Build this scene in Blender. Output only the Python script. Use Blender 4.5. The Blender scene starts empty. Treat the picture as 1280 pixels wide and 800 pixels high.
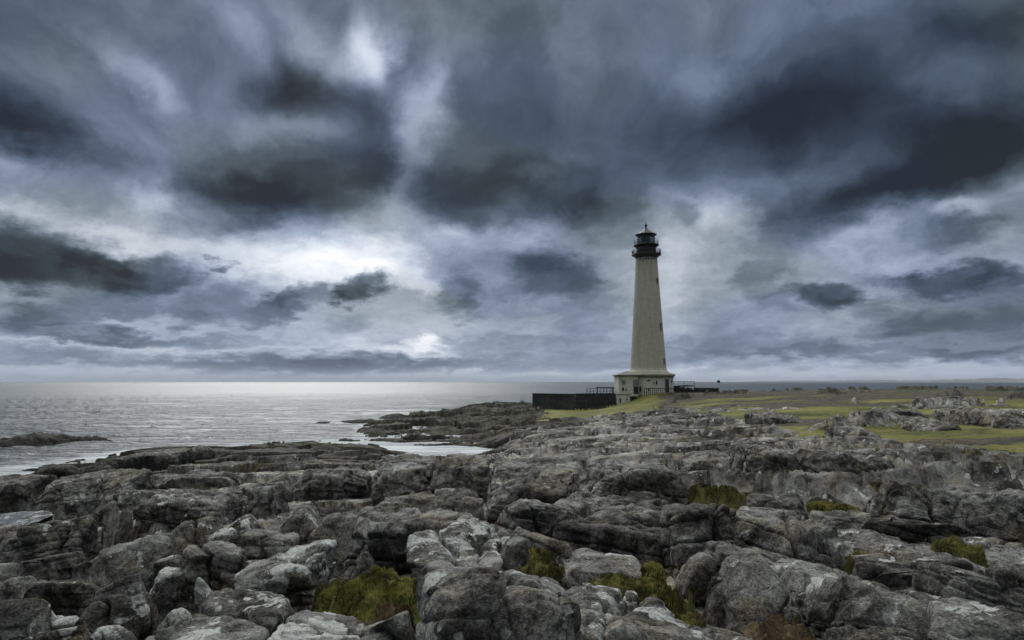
import bpy, math, random
import numpy as np
R = math.radians
# ------------------------------------------------------------------ camera
W, H, FPX, PITCH = 1280.0, 800.0, 853.3, R(5.16)
EYE = 6.5
scn = bpy.context.scene
cam_d = bpy.data.cameras.new('camera'); cam_d.lens = 24.0; cam_d.sensor_width = 36.0
cam_d.clip_start = 0.05; cam_d.clip_end = 80000
cam = bpy.data.objects.new('camera', cam_d); scn.collection.objects.link(cam)
cam.location = (0, 0, EYE); cam.rotation_euler = (math.pi/2 + PITCH, 0, 0)
scn.camera = cam

def ray(px, py):                       # direction through a photograph pixel (1280 x 800)
    x = (px - W/2)/FPX; y = -(py - H/2)/FPX
    c, s = math.cos(PITCH), math.sin(PITCH)
    return (x, c - y*s, s + y*c)
def at_dist(px, py, d):                # world point at ground range d (along +y) seen at that pixel
    r = ray(px, py); k = d/r[1]
    return (r[0]*k, d, EYE + r[2]*k)
def azel(px, py):
    r = ray(px, py)
    return math.atan2(r[0], r[1]), math.atan2(r[2], math.hypot(r[0], r[1]))

# ------------------------------------------------------------------ sky
SUN_EL, SUN_AZ = R(32), R(-18)         # azimuth measured from +y towards +x
world = bpy.data.worlds.new('World'); scn.world = world; world.use_nodes = True
wt = world.node_tree; wt.nodes.clear()
def N(t, kind, **kw):
    n = t.nodes.new(kind)
    for k, v in kw.items(): setattr(n, k, v)
    return n
def Lk(t, a, b): t.links.new(a, b)
def val(t, sock, v):
    if hasattr(v, 'links') or isinstance(v, bpy.types.NodeSocket): t.links.new(v, sock)
    else: sock.default_value = v
def M(t, op, a, b=0.0, c=0.0, clamp=False):
    n = N(t, 'ShaderNodeMath', operation=op, use_clamp=clamp)
    val(t, n.inputs[0], a); val(t, n.inputs[1], b); val(t, n.inputs[2], c)
    return n.outputs[0]
def MR(t, v, a, b, c, d, smooth=False):
    n = N(t, 'ShaderNodeMapRange'); n.interpolation_type = 'SMOOTHSTEP' if smooth else 'LINEAR'
    val(t, n.inputs[0], v)
    for i, x in zip((1, 2, 3, 4), (a, b, c, d)): val(t, n.inputs[i], x)
    return n.outputs[0]
def NZ(t, vec, scale, detail=5.0, rough=0.55, dist=0.0, color=False, lac=2.0, dim='3D'):
    n = N(t, 'ShaderNodeTexNoise', noise_dimensions=dim)
    val(t, n.inputs['Vector'], vec); n.inputs['Scale'].default_value = scale
    n.inputs['Detail'].default_value = detail; n.inputs['Roughness'].default_value = rough
    n.inputs['Distortion'].default_value = dist; n.inputs['Lacunarity'].default_value = lac
    return n.outputs['Color' if color else 'Fac']
def COMB(t, x, y, z):
    n = N(t, 'ShaderNodeCombineXYZ'); val(t, n.inputs[0], x); val(t, n.inputs[1], y); val(t, n.inputs[2], z)
    return n.outputs[0]
def SEP(t, v):
    n = N(t, 'ShaderNodeSeparateXYZ'); t.links.new(v, n.inputs[0]); return n.outputs
def VM(t, op, a, b=(0, 0, 0), s=None):
    n = N(t, 'ShaderNodeVectorMath', operation=op); val(t, n.inputs[0], a)
    if op == 'SCALE': val(t, n.inputs['Scale'], s)
    else: val(t, n.inputs[1], b)
    return n.outputs['Value' if op in ('LENGTH', 'DOT_PRODUCT', 'DISTANCE') else 'Vector']
def RAMP(t, fac, stops, interp='LINEAR'):
    n = N(t, 'ShaderNodeValToRGB'); n.color_ramp.interpolation = interp
    e = n.color_ramp.elements
    while len(e) < len(stops): e.new(0.5)
    for el, (p, c) in zip(e, stops):
        el.position = p; el.color = tuple(c) + ((1,) if len(c) == 3 else ())
    val(t, n.inputs[0], fac); return n.outputs[0]
def MIX(t, f, a, b, mode='MIX'):
    n = N(t, 'ShaderNodeMix', data_type='RGBA', blend_type=mode)
    val(t, n.inputs[0], f)
    for i, x in ((6, a), (7, b)):
        if isinstance(x, (tuple, list)): n.inputs[i].default_value = tuple(x)[:3] + (1,)
        else: t.links.new(x, n.inputs[i])
    return n.outputs[2]
def lin(r, g=None, b=None):
    if g is None: g = b = r
    f = lambda c: (c/255/12.92) if c <= 10 else ((c/255 + .055)/1.055)**2.4
    return (f(r), f(g), f(b))

tc = N(wt, 'ShaderNodeTexCoord')
D = tc.outputs['Generated']
dx, dy, dz = SEP(wt, D)
az = M(wt, 'ARCTAN2', dx, dy)
el = M(wt, 'ARCTAN2', dz, M(wt, 'SQRT', M(wt, 'ADD', M(wt, 'MULTIPLY', dx, dx), M(wt, 'MULTIPLY', dy, dy))))
elp = M(wt, 'MAXIMUM', el, 0.0)
# cloud texture space: layers get flatter towards the horizon
lg = M(wt, 'LOGARITHM', M(wt, 'ADD', elp, 0.16), math.e)
P = COMB(wt, M(wt, 'MULTIPLY', az, 3.2), M(wt, 'MULTIPLY', lg, 2.0), 0.0)
# big, soft warp + finer billowing warp
w1 = VM(wt, 'SUBTRACT', NZ(wt, P, 1.6, 2, .5, color=True, dim='2D'), (.5, .5, .5))
w2 = VM(wt, 'SUBTRACT', NZ(wt, VM(wt, 'ADD', P, (7.1, 3.3, 0)), 5.5, 5, .62, color=True, dim='2D'), (.5, .5, .5))
up = MR(wt, el, .10, .42, 0, 1, True)          # 0 near the horizon, 1 high up
a1 = MR(wt, up, 0, 1, .03, .085); a2 = MR(wt, up, 0, 1, .062, .034)
warp = VM(wt, 'ADD', VM(wt, 'SCALE', w1, s=a1), VM(wt, 'SCALE', w2, s=a2))
warp = VM(wt, 'MULTIPLY', warp, (1.25, .8, 0))
Q = VM(wt, 'ADD', COMB(wt, az, el, 0.0), warp)
# cloud masses: centre and half-size in photograph pixels turned into sky directions, tilt, brightness change, edge softness
BL = [
 # top left
 (40,35,200,90,0,-.10,0),(175,98,95,26,40,.20,0),(0,150,110,50,10,-.34,0),(100,205,110,42,20,-.17,0),
 (10,192,55,22,0,.17,0),(225,165,150,50,20,-.07,0),(250,60,60,70,0,-.03,0),(60,85,60,35,0,.06,0),
 (300,45,60,28,50,.15,0),(400,65,130,30,30,.14,0),(366,112,62,38,0,-.36,.1),(345,160,50,22,0,.08,0),
 (462,62,36,55,-20,.36,.0),(478,85,20,26,-30,.12,0),(536,112,28,50,10,.25,0),(512,185,28,60,22,.20,0),
 (508,232,30,46,10,.14,0),(548,150,22,60,14,.10,0),(455,145,62,38,10,-.20,.1),(490,225,60,34,0,-.08,.1),
 (395,220,160,44,-8,-.30,.2),(290,255,90,36,-20,-.19,.3),(395,262,50,26,0,-.05,.2),(415,160,50,24,0,.04,0),
 (170,245,120,24,8,.14,0),(210,262,70,22,5,.08,0),(20,255,60,14,8,.08,0),(330,200,90,16,-20,.05,0),
 # centre top
 (640,110,170,170,0,-.09,0),(640,178,120,60,0,-.12,0),(655,238,140,40,4,-.26,.0),(570,250,60,34,20,-.14,.1),(700,262,60,24,0,-.07,0),
 (715,85,46,60,0,.07,0),(560,50,60,60,0,.07,0),(860,112,42,46,0,.13,0),(810,175,90,60,0,-.10,0),(760,255,70,60,-30,-.15,.1),
 (655,218,34,12,0,.08,.2),(760,230,90,14,5,.05,0),(905,30,150,60,0,.03,0),
 # right top
 (1020,130,260,80,5,-.16,0),(1150,60,240,90,0,-.08,0),(1060,130,330,110,0,-.08,0),(960,165,160,55,5,-.14,0),(1020,215,60,34,0,.05,0),(1130,190,230,60,-4,-.07,0),(900,200,120,50,0,-.06,0),(1190,195,200,56,-12,-.30,0),(1230,200,120,40,-10,-.10,0),
 (1050,255,170,44,-12,-.26,.0),(1190,100,70,40,0,.09,0),(1250,20,140,60,10,-.14,0),(1260,140,120,30,0,-.06,0),
 (1120,40,90,50,0,.03,0),
 # mid band bright
 (120,292,110,26,8,.13,0),(290,318,270,46,2,.21,0),(420,345,200,60,0,.04,0),(470,300,150,30,0,.06,0),(430,330,110,38,-8,.27,0),(505,350,75,16,8,.14,.2),(520,290,120,30,0,.06,0),(590,330,70,40,0,-.04,0),
 (640,300,110,26,0,.07,0),(580,290,60,20,0,.06,0),(870,300,70,60,0,.08,0),(905,268,60,26,20,.15,.2),(840,330,44,110,0,.10,0),(812,380,60,90,0,.07,0),
 (1100,280,90,26,-10,.14,0),(1210,262,60,14,10,.16,.2),(1120,330,120,24,8,.07,0),(1060,360,46,14,10,.09,.1),
 (850,262,18,20,0,-.12,.3),
 # low cumulus left
 (45,322,120,42,6,-0.40,0.37),(10,338,70,26,0,-0.089,0.12),(125,330,44,16,10,-0.163,0.42),(190,346,56,25,-15,-0.30,0.37),(160,360,60,16,-10,-0.059,0.22),
 (272,331,17,8,-10,-0.266,0.22),(262,378,54,24,-18,-0.148,0.37),(235,398,70,14,-5,-0.096,0.22),(345,388,52,16,-12,-0.26,0.37),(380,368,30,9,-20,-0.178,0.32),
 (448,364,34,19,-10,-0.36,0.42),(415,372,26,9,0,-0.133,0.32),(95,388,110,18,-6,-0.192,0.32),(20,385,60,16,0,-0.074,0.22),(80,412,150,13,2,-0.178,0.32),
 (215,424,150,9,0,-0.163,0.32),(55,438,110,9,0,-0.111,0.22),(120,372,110,20,-6,0.050,0.00),(180,404,90,7,0,0.080,0.12),(440,405,36,12,-12,-0.074,0.22),
 # low cumulus centre
 (690,347,60,26,12,-0.22,0.37),(676,322,30,20,0,-0.118,0.32),(646,366,36,10,0,-0.059,0.22),(722,352,30,14,20,-0.044,0.22),
 (576,372,30,22,-40,-0.163,0.42),(590,385,18,14,0,-0.074,0.32),(690,410,90,34,-8,-0.074,0.32),(610,400,70,22,-40,-0.044,0.22),
 (760,400,120,30,0,-0.074,0.12),(800,300,40,26,0,-0.037,0.12),
 (520,436,38,14,0,0.170,0.42),(528,428,16,11,0,0.120,0.42),(455,432,30,9,0,0.080,0.32),
 (640,448,420,14,0,-0.089,0.22),(330,455,330,10,0,-0.148,0.22),(450,448,220,8,0,-0.052,0.22),(600,428,150,10,0,-0.089,0.32),(850,425,140,26,0,-0.089,0.22),
 # low clouds right
 (945,345,42,18,-18,-0.118,0.32),(970,365,40,8,0,-0.059,0.32),(1040,368,46,17,6,-0.33,0.42),(1070,376,36,8,8,-0.074,0.32),(965,378,36,16,0,-0.096,0.32),
 (1185,350,90,17,3,-0.28,0.37),(1140,345,40,6,0,-0.074,0.32),(1260,362,60,18,0,-0.118,0.22),(1190,285,66,26,10,-0.163,0.32),(1250,272,60,18,5,-0.089,0.12),
 (1190,390,120,30,3,-0.118,0.32),(1120,392,46,12,0,-0.074,0.32),(1230,415,150,30,3,-0.185,0.32),(1100,412,60,12,4,-0.074,0.32),(1030,415,180,34,0,-0.074,0.22),
 (930,432,150,14,0,-0.104,0.32),(1080,440,190,9,0,-0.133,0.32),(1250,440,100,10,0,-0.104,0.32),(930,405,80,20,0,-0.037,0.22),
 (300,410,700,40,0,0.070,0.12),(1000,415,500,40,0,0.060,0.12),(390,462,150,12,0,-0.089,0.12),
 # bright strip on the horizon
 (60,467,280,10,0,.10,.3),(700,470,420,6,0,.13,.2),(1060,466,330,11,0,.10,.3),(250,440,420,26,0,.08,.2),(640,430,300,40,0,.06,.2),(1100,430,300,40,0,.07,.2),(330,472,260,5,0,.03,.2),
]
base = MR(wt, el, .0, .5, .575, .42, True)
base = M(wt, 'ADD', base, M(wt, 'MULTIPLY', MR(wt, dy, .25, -.35, 0, 1, True), MR(wt, el, .9, .5, 0, -.24, True)))
base = M(wt, 'ADD', base, MR(wt, el, .55, 1.0, 0, .30, True))
acc = base
qx, qy, _qz = SEP(wt, Q)
for (cx, cy, rx, ry, rot, wgt, sh) in BL:
    a0, e0 = azel(cx, cy); a3, _ = azel(cx+rx, cy); a2_, _ = azel(cx-rx, cy)
    _, e3 = azel(cx, cy-ry); _, e2 = azel(cx, cy+ry)
    k = 1.28*1.08
    g = N(wt, 'ShaderNodeTexGradient', gradient_type='SPHERICAL')
    tm = g.texture_mapping; tm.vector_type = 'TEXTURE'
    tm.translation = (a0, e0, 0); tm.rotation = (0, 0, -R(rot)); tm.scale = (k*(a3-a2_)/2, k*(e3-e2)/2, 1e6)
    Lk(wt, COMB(wt, qx, qy, acc), g.inputs[0])
    m = MR(wt, g.outputs['Fac'], 0.0, 1-sh/1.08, 0.0, 1.0, True)
    acc = M(wt, 'MULTIPLY_ADD', m, wgt, acc)
# billows and wisps
n1 = NZ(wt, VM(wt, 'ADD', P, VM(wt, 'SCALE', w1, s=.5)), 3.1, 6, .60, dim='2D')
n2 = NZ(wt, VM(wt, 'ADD', P, VM(wt, 'SCALE', w2, s=.35)), 9.0, 4, .62, dim='2D')
acc = M(wt, 'ADD', acc, M(wt, 'MULTIPLY', M(wt, 'SUBTRACT', n1, .5), MR(wt, up, 0, 1, .22, .26)))
acc = M(wt, 'ADD', acc, M(wt, 'MULTIPLY', M(wt, 'SUBTRACT', n2, .5), MR(wt, up, 0, 1, .13, .035)))
# clear strip low on the horizon stays smooth
low = MR(wt, el, .004, .026, 1, 0, True)
acc = M(wt, 'ADD', M(wt, 'MULTIPLY', acc, M(wt, 'SUBTRACT', 1.0, M(wt, 'MULTIPLY', low, .7))), M(wt, 'MULTIPLY', low, .7*.69))
cool = RAMP(wt, acc, [(.08, lin(30,37,50)), (.20, lin(49,60,75)), (.35, lin(77,90,110)), (.50, lin(112,125,147)),
                      (.64, lin(153,165,186)), (.78, lin(197,206,221)), (.90, lin(228,233,242)), (1.0, lin(250,252,255))])
warm = RAMP(wt, acc, [(.08, lin(31,37,44)), (.20, lin(50,60,68)), (.35, lin(78,90,100)), (.50, lin(118,130,142)),
                      (.64, lin(156,166,178)), (.78, lin(196,203,212)), (.90, lin(230,233,238)), (1.0, lin(252,252,252))])
hue = MR(wt, NZ(wt, P, 1.1, 1, .5, dim='2D'), .42, .60, 0, 1, True)
hue = M(wt, 'MULTIPLY', hue, MR(wt, el, .03, .12, .25, 1, True))
cloud = MIX(wt, hue, cool, warm)
cloud = MIX(wt, 1.0, cloud, (10, 10, 10), 'MULTIPLY')
sky = N(wt, 'ShaderNodeTexSky', sky_type='NISHITA', sun_disc=False)
sky.sun_elevation = SUN_EL; sky.sun_rotation = SUN_AZ
zen = MR(wt, el, .62, 1.15, 1.0, 3.2, True)      # overcast sky is brightest overhead
cloud = MIX(wt, 1.0, cloud, COMB(wt, zen, MR(wt, el, .62, 1.15, 1.0, 3.05, True), MR(wt, el, .62, 1.15, 1.0, 2.6, True)), 'MULTIPLY')
both = MIX(wt, .994, sky.outputs[0], cloud)
bg = N(wt, 'ShaderNodeBackground'); bg.inputs['Strength'].default_value = 0.10
Lk(wt, both, bg.inputs['Color'])
wo = N(wt, 'ShaderNodeOutputWorld'); Lk(wt, bg.outputs[0], wo.inputs[0])
world.cycles.sampling_method = 'MANUAL'; world.cycles.sample_map_resolution = 512

# ------------------------------------------------------------------ sun behind thin cloud
sd = bpy.data.lights.new('sun', 'SUN'); sd.energy = 1.5; sd.angle = R(34); sd.color = (1.0, .975, .94)
so = bpy.data.objects.new('sun', sd); scn.collection.objects.link(so)
so.rotation_euler = (math.pi/2 - SUN_EL, 0, math.pi - SUN_AZ)
from mathutils import Vector as _V
so.rotation_euler = _V((math.sin(SUN_AZ)*math.cos(SUN_EL), math.cos(SUN_AZ)*math.cos(SUN_EL), math.sin(SUN_EL))).to_track_quat('Z', 'Y').to_euler()
scn.view_settings.view_transform = 'Standard'; scn.view_settings.look = 'None'
scn.view_settings.exposure = 0.15; scn.view_settings.gamma = 1.0
scn.cycles.use_denoising = True
scn.cycles.use_adaptive_sampling = True; scn.cycles.adaptive_threshold = 0.008
scn.cycles.max_bounces = 6; scn.cycles.diffuse_bounces = 3; scn.cycles.glossy_bounces = 3

# ------------------------------------------------------------------ numpy noise
F = np.float32
def _h(ix, iy, iz, seed):
    h = (ix.astype(np.uint32)*np.uint32(374761393) + iy.astype(np.uint32)*np.uint32(668265263)
         + iz.astype(np.uint32)*np.uint32(2147483647) + np.uint32((seed*362437 + 97) & 0xffffffff))
    h ^= h >> np.uint32(13); h *= np.uint32(1274126177); h ^= h >> np.uint32(16); h *= np.uint32(2246822519); h ^= h >> np.uint32(15)
    return h
def _f(h): return (h & np.uint32(0xffffff)).astype(F)/F(0xffffff)
_G2 = np.stack([np.cos(np.arange(64)*2*np.pi/64), np.sin(np.arange(64)*2*np.pi/64)], 1).astype(F)
_rg = np.random.RandomState(3); _G3 = _rg.normal(size=(256, 3)); _G3 = (_G3/np.linalg.norm(_G3, axis=1)[:, None]).astype(F)
def p2(x, y, seed=0):
    xi = np.floor(x).astype(np.int32); yi = np.floor(y).astype(np.int32)
    xf = (x-xi).astype(F); yf = (y-yi).astype(F); z = np.zeros_like(xi)
    u = xf*xf*xf*(xf*(xf*6-15)+10); v = yf*yf*yf*(yf*(yf*6-15)+10)
    def c(a, b):
        g = _G2[_h(xi+a, yi+b, z, seed) & np.uint32(63)]
        return g[..., 0]*(xf-a) + g[..., 1]*(yf-b)
    a = c(0, 0)*(1-u) + c(1, 0)*u; b = c(0, 1)*(1-u) + c(1, 1)*u
    return (a*(1-v) + b*v)*F(1.5)
def p3(x, y, z, seed=0):
    xi = np.floor(x).astype(np.int32); yi = np.floor(y).astype(np.int32); zi = np.floor(z).astype(np.int32)
    xf = (x-xi).astype(F); yf = (y-yi).astype(F); zf = (z-zi).astype(F)
    u = xf*xf*(3-2*xf); v = yf*yf*(3-2*yf); w = zf*zf*(3-2*zf)
    def c(a, b, d):
        g = _G3[_h(xi+a, yi+b, zi+d, seed) & np.uint32(255)]
        return g[..., 0]*(xf-a) + g[..., 1]*(yf-b) + g[..., 2]*(zf-d)
    def l(b, d): return c(0, b, d)*(1-u) + c(1, b, d)*u
    return ((l(0, 0)*(1-v) + l(1, 0)*v)*(1-w) + (l(0, 1)*(1-v) + l(1, 1)*v)*w)*F(1.6)
def fbm2(x, y, o=5, seed=0, g=.5):
    s = 0; a = 1.0; n = 0
    for i in range(o):
        s = s + a*p2(x*2.03**i + i*17.3, y*2.03**i - i*9.1, seed+i); n += a; a *= g
    return s/n
def fbm3(x, y, z, o=4, seed=0, g=.5):
    s = 0; a = 1.0; n = 0
    for i in range(o):
        s = s + a*p3(x*2.03**i + i*17.3, y*2.03**i - i*9.1, z*2.03**i + i*3.3, seed+i); n += a; a *= g
    return s/n
def ridge2(x, y, o=4, seed=0):
    s = 0; a = 1.0; n = 0
    for i in range(o):
        s = s + a*(1-2*np.abs(p2(x*2.1**i + i*7.7, y*2.1**i + i*3.1, seed+i))); n += a; a *= .5
    return s/n
def ridge3(x, y, z, o=4, seed=0):
    s = 0; a = 1.0; n = 0
    for i in range(o):
        s = s + a*(1-2*np.abs(p3(x*2.1**i + i*7.7, y*2.1**i + i*3.1, z*2.1**i - i*5.1, seed+i))); n += a; a *= .5
    return s/n
def worley2(x, y, seed=0, jit=.9):
    """F1, edge distance to the nearest cell border, id hash and offset from the cell centre"""
    xi = np.floor(x).astype(np.int32); yi = np.floor(y).astype(np.int32); z = np.zeros_like(xi)
    f1 = np.full(x.shape, 9, F); f2 = np.full(x.shape, 9, F); idh = np.zeros(x.shape, np.uint32)
    cx = np.zeros(x.shape, F); cy = np.zeros(x.shape, F)
    for a in (-1, 0, 1):
        for b in (-1, 0, 1):
            h = _h(xi+a, yi+b, z, seed); h2 = _h(xi+a, yi+b, z+7, seed+3)
            px = xi + a + .5 + jit*(_f(h)-.5); py = yi + b + .5 + jit*(_f(h2)-.5)
            d = np.hypot(px-x, py-y).astype(F)
            near = d < f1
            f2 = np.where(near, f1, np.minimum(f2, d)); idh = np.where(near, h ^ (h2 >> np.uint32(5)), idh)
            cx = np.where(near, px-x, cx).astype(F); cy = np.where(near, py-y, cy).astype(F); f1 = np.where(near, d, f1)
    return f1, f2-f1, idh, cx, cy
def ss(a, b, x):
    t = np.clip((x-a)/(b-a), 0, 1); return t*t*(3-2*t)
def mesh_np(name, verts, faces, smooth=True, mats=(), attrs=None):
    me = bpy.data.meshes.new(name)
    verts = np.ascontiguousarray(verts, dtype=F); faces = np.ascontiguousarray(faces, dtype=np.int32)
    k = faces.shape[1]
    me.vertices.add(len(verts)); me.vertices.foreach_set('co', verts.ravel())
    me.loops.add(faces.size); me.loops.foreach_set('vertex_index', faces.ravel())
    me.polygons.add(len(faces)); me.polygons.foreach_set('loop_start', np.arange(0, faces.size, k, dtype=np.int32))
    me.polygons.foreach_set('loop_total', np.full(len(faces), k, np.int32))
    me.update(calc_edges=True)
    if smooth: me.polygons.foreach_set('use_smooth', np.ones(len(faces), bool))
    for m in mats: me.materials.append(m)
    for an, av in (attrs or {}).items():
        a = me.attributes.new(an, 'FLOAT', 'POINT'); a.data.foreach_set('value', np.ascontiguousarray(av, dtype=F).ravel())
    return me
def link(name, me, parent=None, loc=None, **props):
    o = bpy.data.objects.new(name, me); scn.collection.objects.link(o)
    if parent: o.parent = parent
    if loc is not None: o.location = loc
    for k, v in props.items(): o[k] = v
    return o
def grid_faces(nr, nc, wrap=False):
    i = np.arange(nr-1)[:, None]; j = np.arange(nc if wrap else nc-1)[None, :]
    j2 = (j+1) % nc
    return np.stack([i*nc+j + 0*j2, i*nc+j2, (i+1)*nc+j2, (i+1)*nc+j + 0*j2], -1).reshape(-1, 4)

# ------------------------------------------------------------------ rock / ground material
def bump(t, h, strength, dist, nrm=None):
    n = N(t, 'ShaderNodeBump'); n.inputs['Strength'].default_value = strength; n.inputs['Distance'].default_value = dist
    Lk(t, h, n.inputs['Height'])
    if nrm is not None: Lk(t, nrm, n.inputs['Normal'])
    return n.outputs[0]
def new_mat(name):
    m = bpy.data.materials.new(name); m.use_nodes = True; t = m.node_tree; t.nodes.clear()
    o = N(t, 'ShaderNodeOutputMaterial'); b = N(t, 'ShaderNodeBsdfPrincipled'); Lk(t, b.outputs[0], o.inputs[0])
    return m, t, b
def VOR(t, vec, scale, feature='F1', rnd=1.0, out='Distance'):
    n = N(t, 'ShaderNodeTexVoronoi', feature=feature); val(t, n.inputs['Vector'], vec)
    n.inputs['Scale'].default_value = scale; n.inputs['Randomness'].default_value = rnd
    return n.outputs[out]
def rock_nodes(t, use_obj=True):
    near_w = .34 if use_obj else .24
    g = N(t, 'ShaderNodeNewGeometry'); P = g.outputs['Position']
    nz = SEP(t, g.outputs['True Normal'])[2]
    if use_obj:
        oi = N(t, 'ShaderNodeObjectInfo'); oc = N(t, 'ShaderNodeSeparateColor'); Lk(t, oi.outputs['Color'], oc.inputs[0])
        lichen, brown, bright = oc.outputs[0], oc.outputs[1], oc.outputs[2]
    else: lichen, brown, bright = .42, .5, .30
    warp = VM(t, 'SCALE', VM(t, 'SUBTRACT', NZ(t, P, 3.0, 3, .6, color=True), (.5, .5, .5)), s=.35)
    Pw = VM(t, 'ADD', P, warp)
    big = NZ(t, Pw, .9, 4, .6); mid = NZ(t, Pw, 5.0, 5, .65); fine = NZ(t, P, 42.0, 5, .75)
    v = M(t, 'ADD', M(t, 'MULTIPLY', big, .38), M(t, 'ADD', M(t, 'MULTIPLY', mid, .38 if use_obj else .28), M(t, 'MULTIPLY', fine, near_w)))
    if not use_obj:
        v = M(t, 'ADD', v, M(t, 'MULTIPLY', M(t, 'SUBTRACT', NZ(t, Pw, .22, 4, .65), .27), .50))
    col = RAMP(t, v, [(.45, (.020,.0185,.016)), (.51, (.068,.064,.056)), (.555, (.145,.138,.124)), (.61, (.27,.26,.237)), (.70, (.42,.41,.38))])
    # warm and olive weathering
    tint = MR(t, NZ(t, P, 1.7, 3, .6), .48, .66, 0, 1, True)
    col = MIX(t, M(t, 'MULTIPLY', tint, M(t, 'ADD', brown, .15)), col, (1.12, .96, .72), 'MULTIPLY')
    # dark blotches, stronger on steep faces
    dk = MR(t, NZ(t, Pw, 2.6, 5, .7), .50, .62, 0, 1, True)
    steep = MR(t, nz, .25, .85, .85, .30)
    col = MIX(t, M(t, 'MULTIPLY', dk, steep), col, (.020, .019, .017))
    # black pits
    pit = MR(t, VOR(t, Pw, 26.0), .10, .26, 1, 0, True)
    pitm = MR(t, NZ(t, P, 4.0, 2, .5), .45, .6, 0, .8, True)
    col = MIX(t, M(t, 'MULTIPLY', pit, pitm), col, (.016, .015, .014))
    # pale crustose lichen: rounded spots and big irregular maps
    l1 = MR(t, NZ(t, Pw, 2.1, 6, .68), M(t, 'SUBTRACT', .69, M(t, 'MULTIPLY', lichen, .19)), M(t, 'SUBTRACT', .725, M(t, 'MULTIPLY', lichen, .19)), 0, 1, True)
    sp = MR(t, M(t, 'ADD', VOR(t, Pw, 9.0), M(t, 'MULTIPLY', M(t, 'SUBTRACT', fine, .5), .35)), .20, .27, 1, 0, True)
    spm = MR(t, NZ(t, P, 1.3, 3, .55), M(t, 'SUBTRACT', .68, M(t, 'MULTIPLY', lichen, .18)), M(t, 'SUBTRACT', .76, M(t, 'MULTIPLY', lichen, .18)), 0, 1, True)
    grain = MR(t, fine, .35, .6, .45, 1.0)
    lic = M(t, 'MULTIPLY', M(t, 'MAXIMUM', l1, M(t, 'MULTIPLY', sp, spm)), grain)
    lic = M(t, 'MULTIPLY', lic, MR(t, nz, -.1, .5, .45, 1.0))
    col = MIX(t, M(t, 'MULTIPLY', lic, .9), col, (.60, .60, .565))
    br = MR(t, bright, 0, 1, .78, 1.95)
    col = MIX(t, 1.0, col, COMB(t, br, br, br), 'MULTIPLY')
    wet = MR(t, M(t, 'ADD', SEP(t, P)[2], M(t, 'MULTIPLY', M(t, 'SUBTRACT', big, .5), 2.0)), .5, 1.9, 1, 0, True)
    col = MIX(t, M(t, 'MULTIPLY', wet, .9), col, (.014, .012, .009))
    h = M(t, 'ADD', M(t, 'MULTIPLY', mid, .55), M(t, 'ADD', M(t, 'MULTIPLY', fine, .24), M(t, 'MULTIPLY', pit, -.06)))
    return g, P, nz, col, h, fine, mid, big
M_ROCK, t, b = new_mat('weathered_rock')
g, P, nz, col, h, fine, mid, big = rock_nodes(t)
Lk(t, col, b.inputs['Base Color']); b.inputs['Roughness'].default_value = .9; b.inputs['Specular IOR Level'].default_value = .2
Lk(t, bump(t, h, 1.0, .20), b.inputs['Normal'])

M_GROUND, t, b = new_mat('rocky_ground')
g, P, nz, col, h, fine, mid, big = rock_nodes(t, False)
def ATT(t, nm):
    a = N(t, 'ShaderNodeAttribute'); a.attribute_name = nm; return a.outputs['Fac']
pz = SEP(t, P)[2]
# weed and wet rock below the tide line
wet = MR(t, M(t, 'ADD', pz, M(t, 'MULTIPLY', M(t, 'SUBTRACT', NZ(t, P, .35, 5, .65), .5), 3.0)), .7, 2.3, 1, 0, True)
col = MIX(t, M(t, 'MULTIPLY', wet, .85), col, (.026, .022, .014))
col = MIX(t, MR(t, ATT(t, 'weed'), .2, .8, 0, .85, True), col, RAMP(t, NZ(t, P, .8, 6, .75), [(.38, (.012,.011,.008)), (.52, (.035,.031,.019)), (.66, (.085,.076,.055))]))
# turf
gr = ATT(t, 'grass')
gm = MR(t, M(t, 'ADD', gr, M(t, 'MULTIPLY', M(t, 'SUBTRACT', NZ(t, P, .40, 7, .75), .5), 3.2)), .44, .64, 0, 1, True)
gm = M(t, 'MULTIPLY', gm, MR(t, nz, .62, .88, 0, 1))
gcol = RAMP(t, M(t, 'ADD', M(t, 'MULTIPLY', NZ(t, P, .16, 4, .6), .6), M(t, 'MULTIPLY', NZ(t, P, 3.0, 4, .7), .4)),
            [(.36, (.050,.050,.020)), (.46, (.115,.12,.034)), (.55, (.19,.185,.052)), (.66, (.25,.22,.085))])
heath = ATT(t, 'heath')
gcol = MIX(t, MR(t, M(t, 'ADD', heath, M(t, 'MULTIPLY', M(t, 'SUBTRACT', NZ(t, P, .3, 5, .7), .5), 1.2)), .35, .65, 0, 1, True), gcol, RAMP(t, NZ(t, P, 1.5, 5, .75), [(.35, (.030,.025,.020)), (.5, (.075,.066,.05)), (.62, (.14,.125,.075))]))
col = MIX(t, gm, col, gcol)
soil_gap_shade = ATT(t, 'soil_gap_shade')
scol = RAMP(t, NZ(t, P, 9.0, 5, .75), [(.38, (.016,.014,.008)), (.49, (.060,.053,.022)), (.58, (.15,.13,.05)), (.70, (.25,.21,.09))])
col = MIX(t, MR(t, M(t, 'ADD', soil_gap_shade, M(t, 'MULTIPLY', M(t, 'SUBTRACT', NZ(t, P, 2.5, 4, .7), .5), .8)), .4, .65, 0, 1, True), col, scol)
Lk(t, col, b.inputs['Base Color']); Lk(t, MR(t, wet, 0, 1, .9, .75), b.inputs['Roughness']); b.inputs['Specular IOR Level'].default_value = .15
Lk(t, bump(t, h, 1.0, .13), b.inputs['Normal'])

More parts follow.
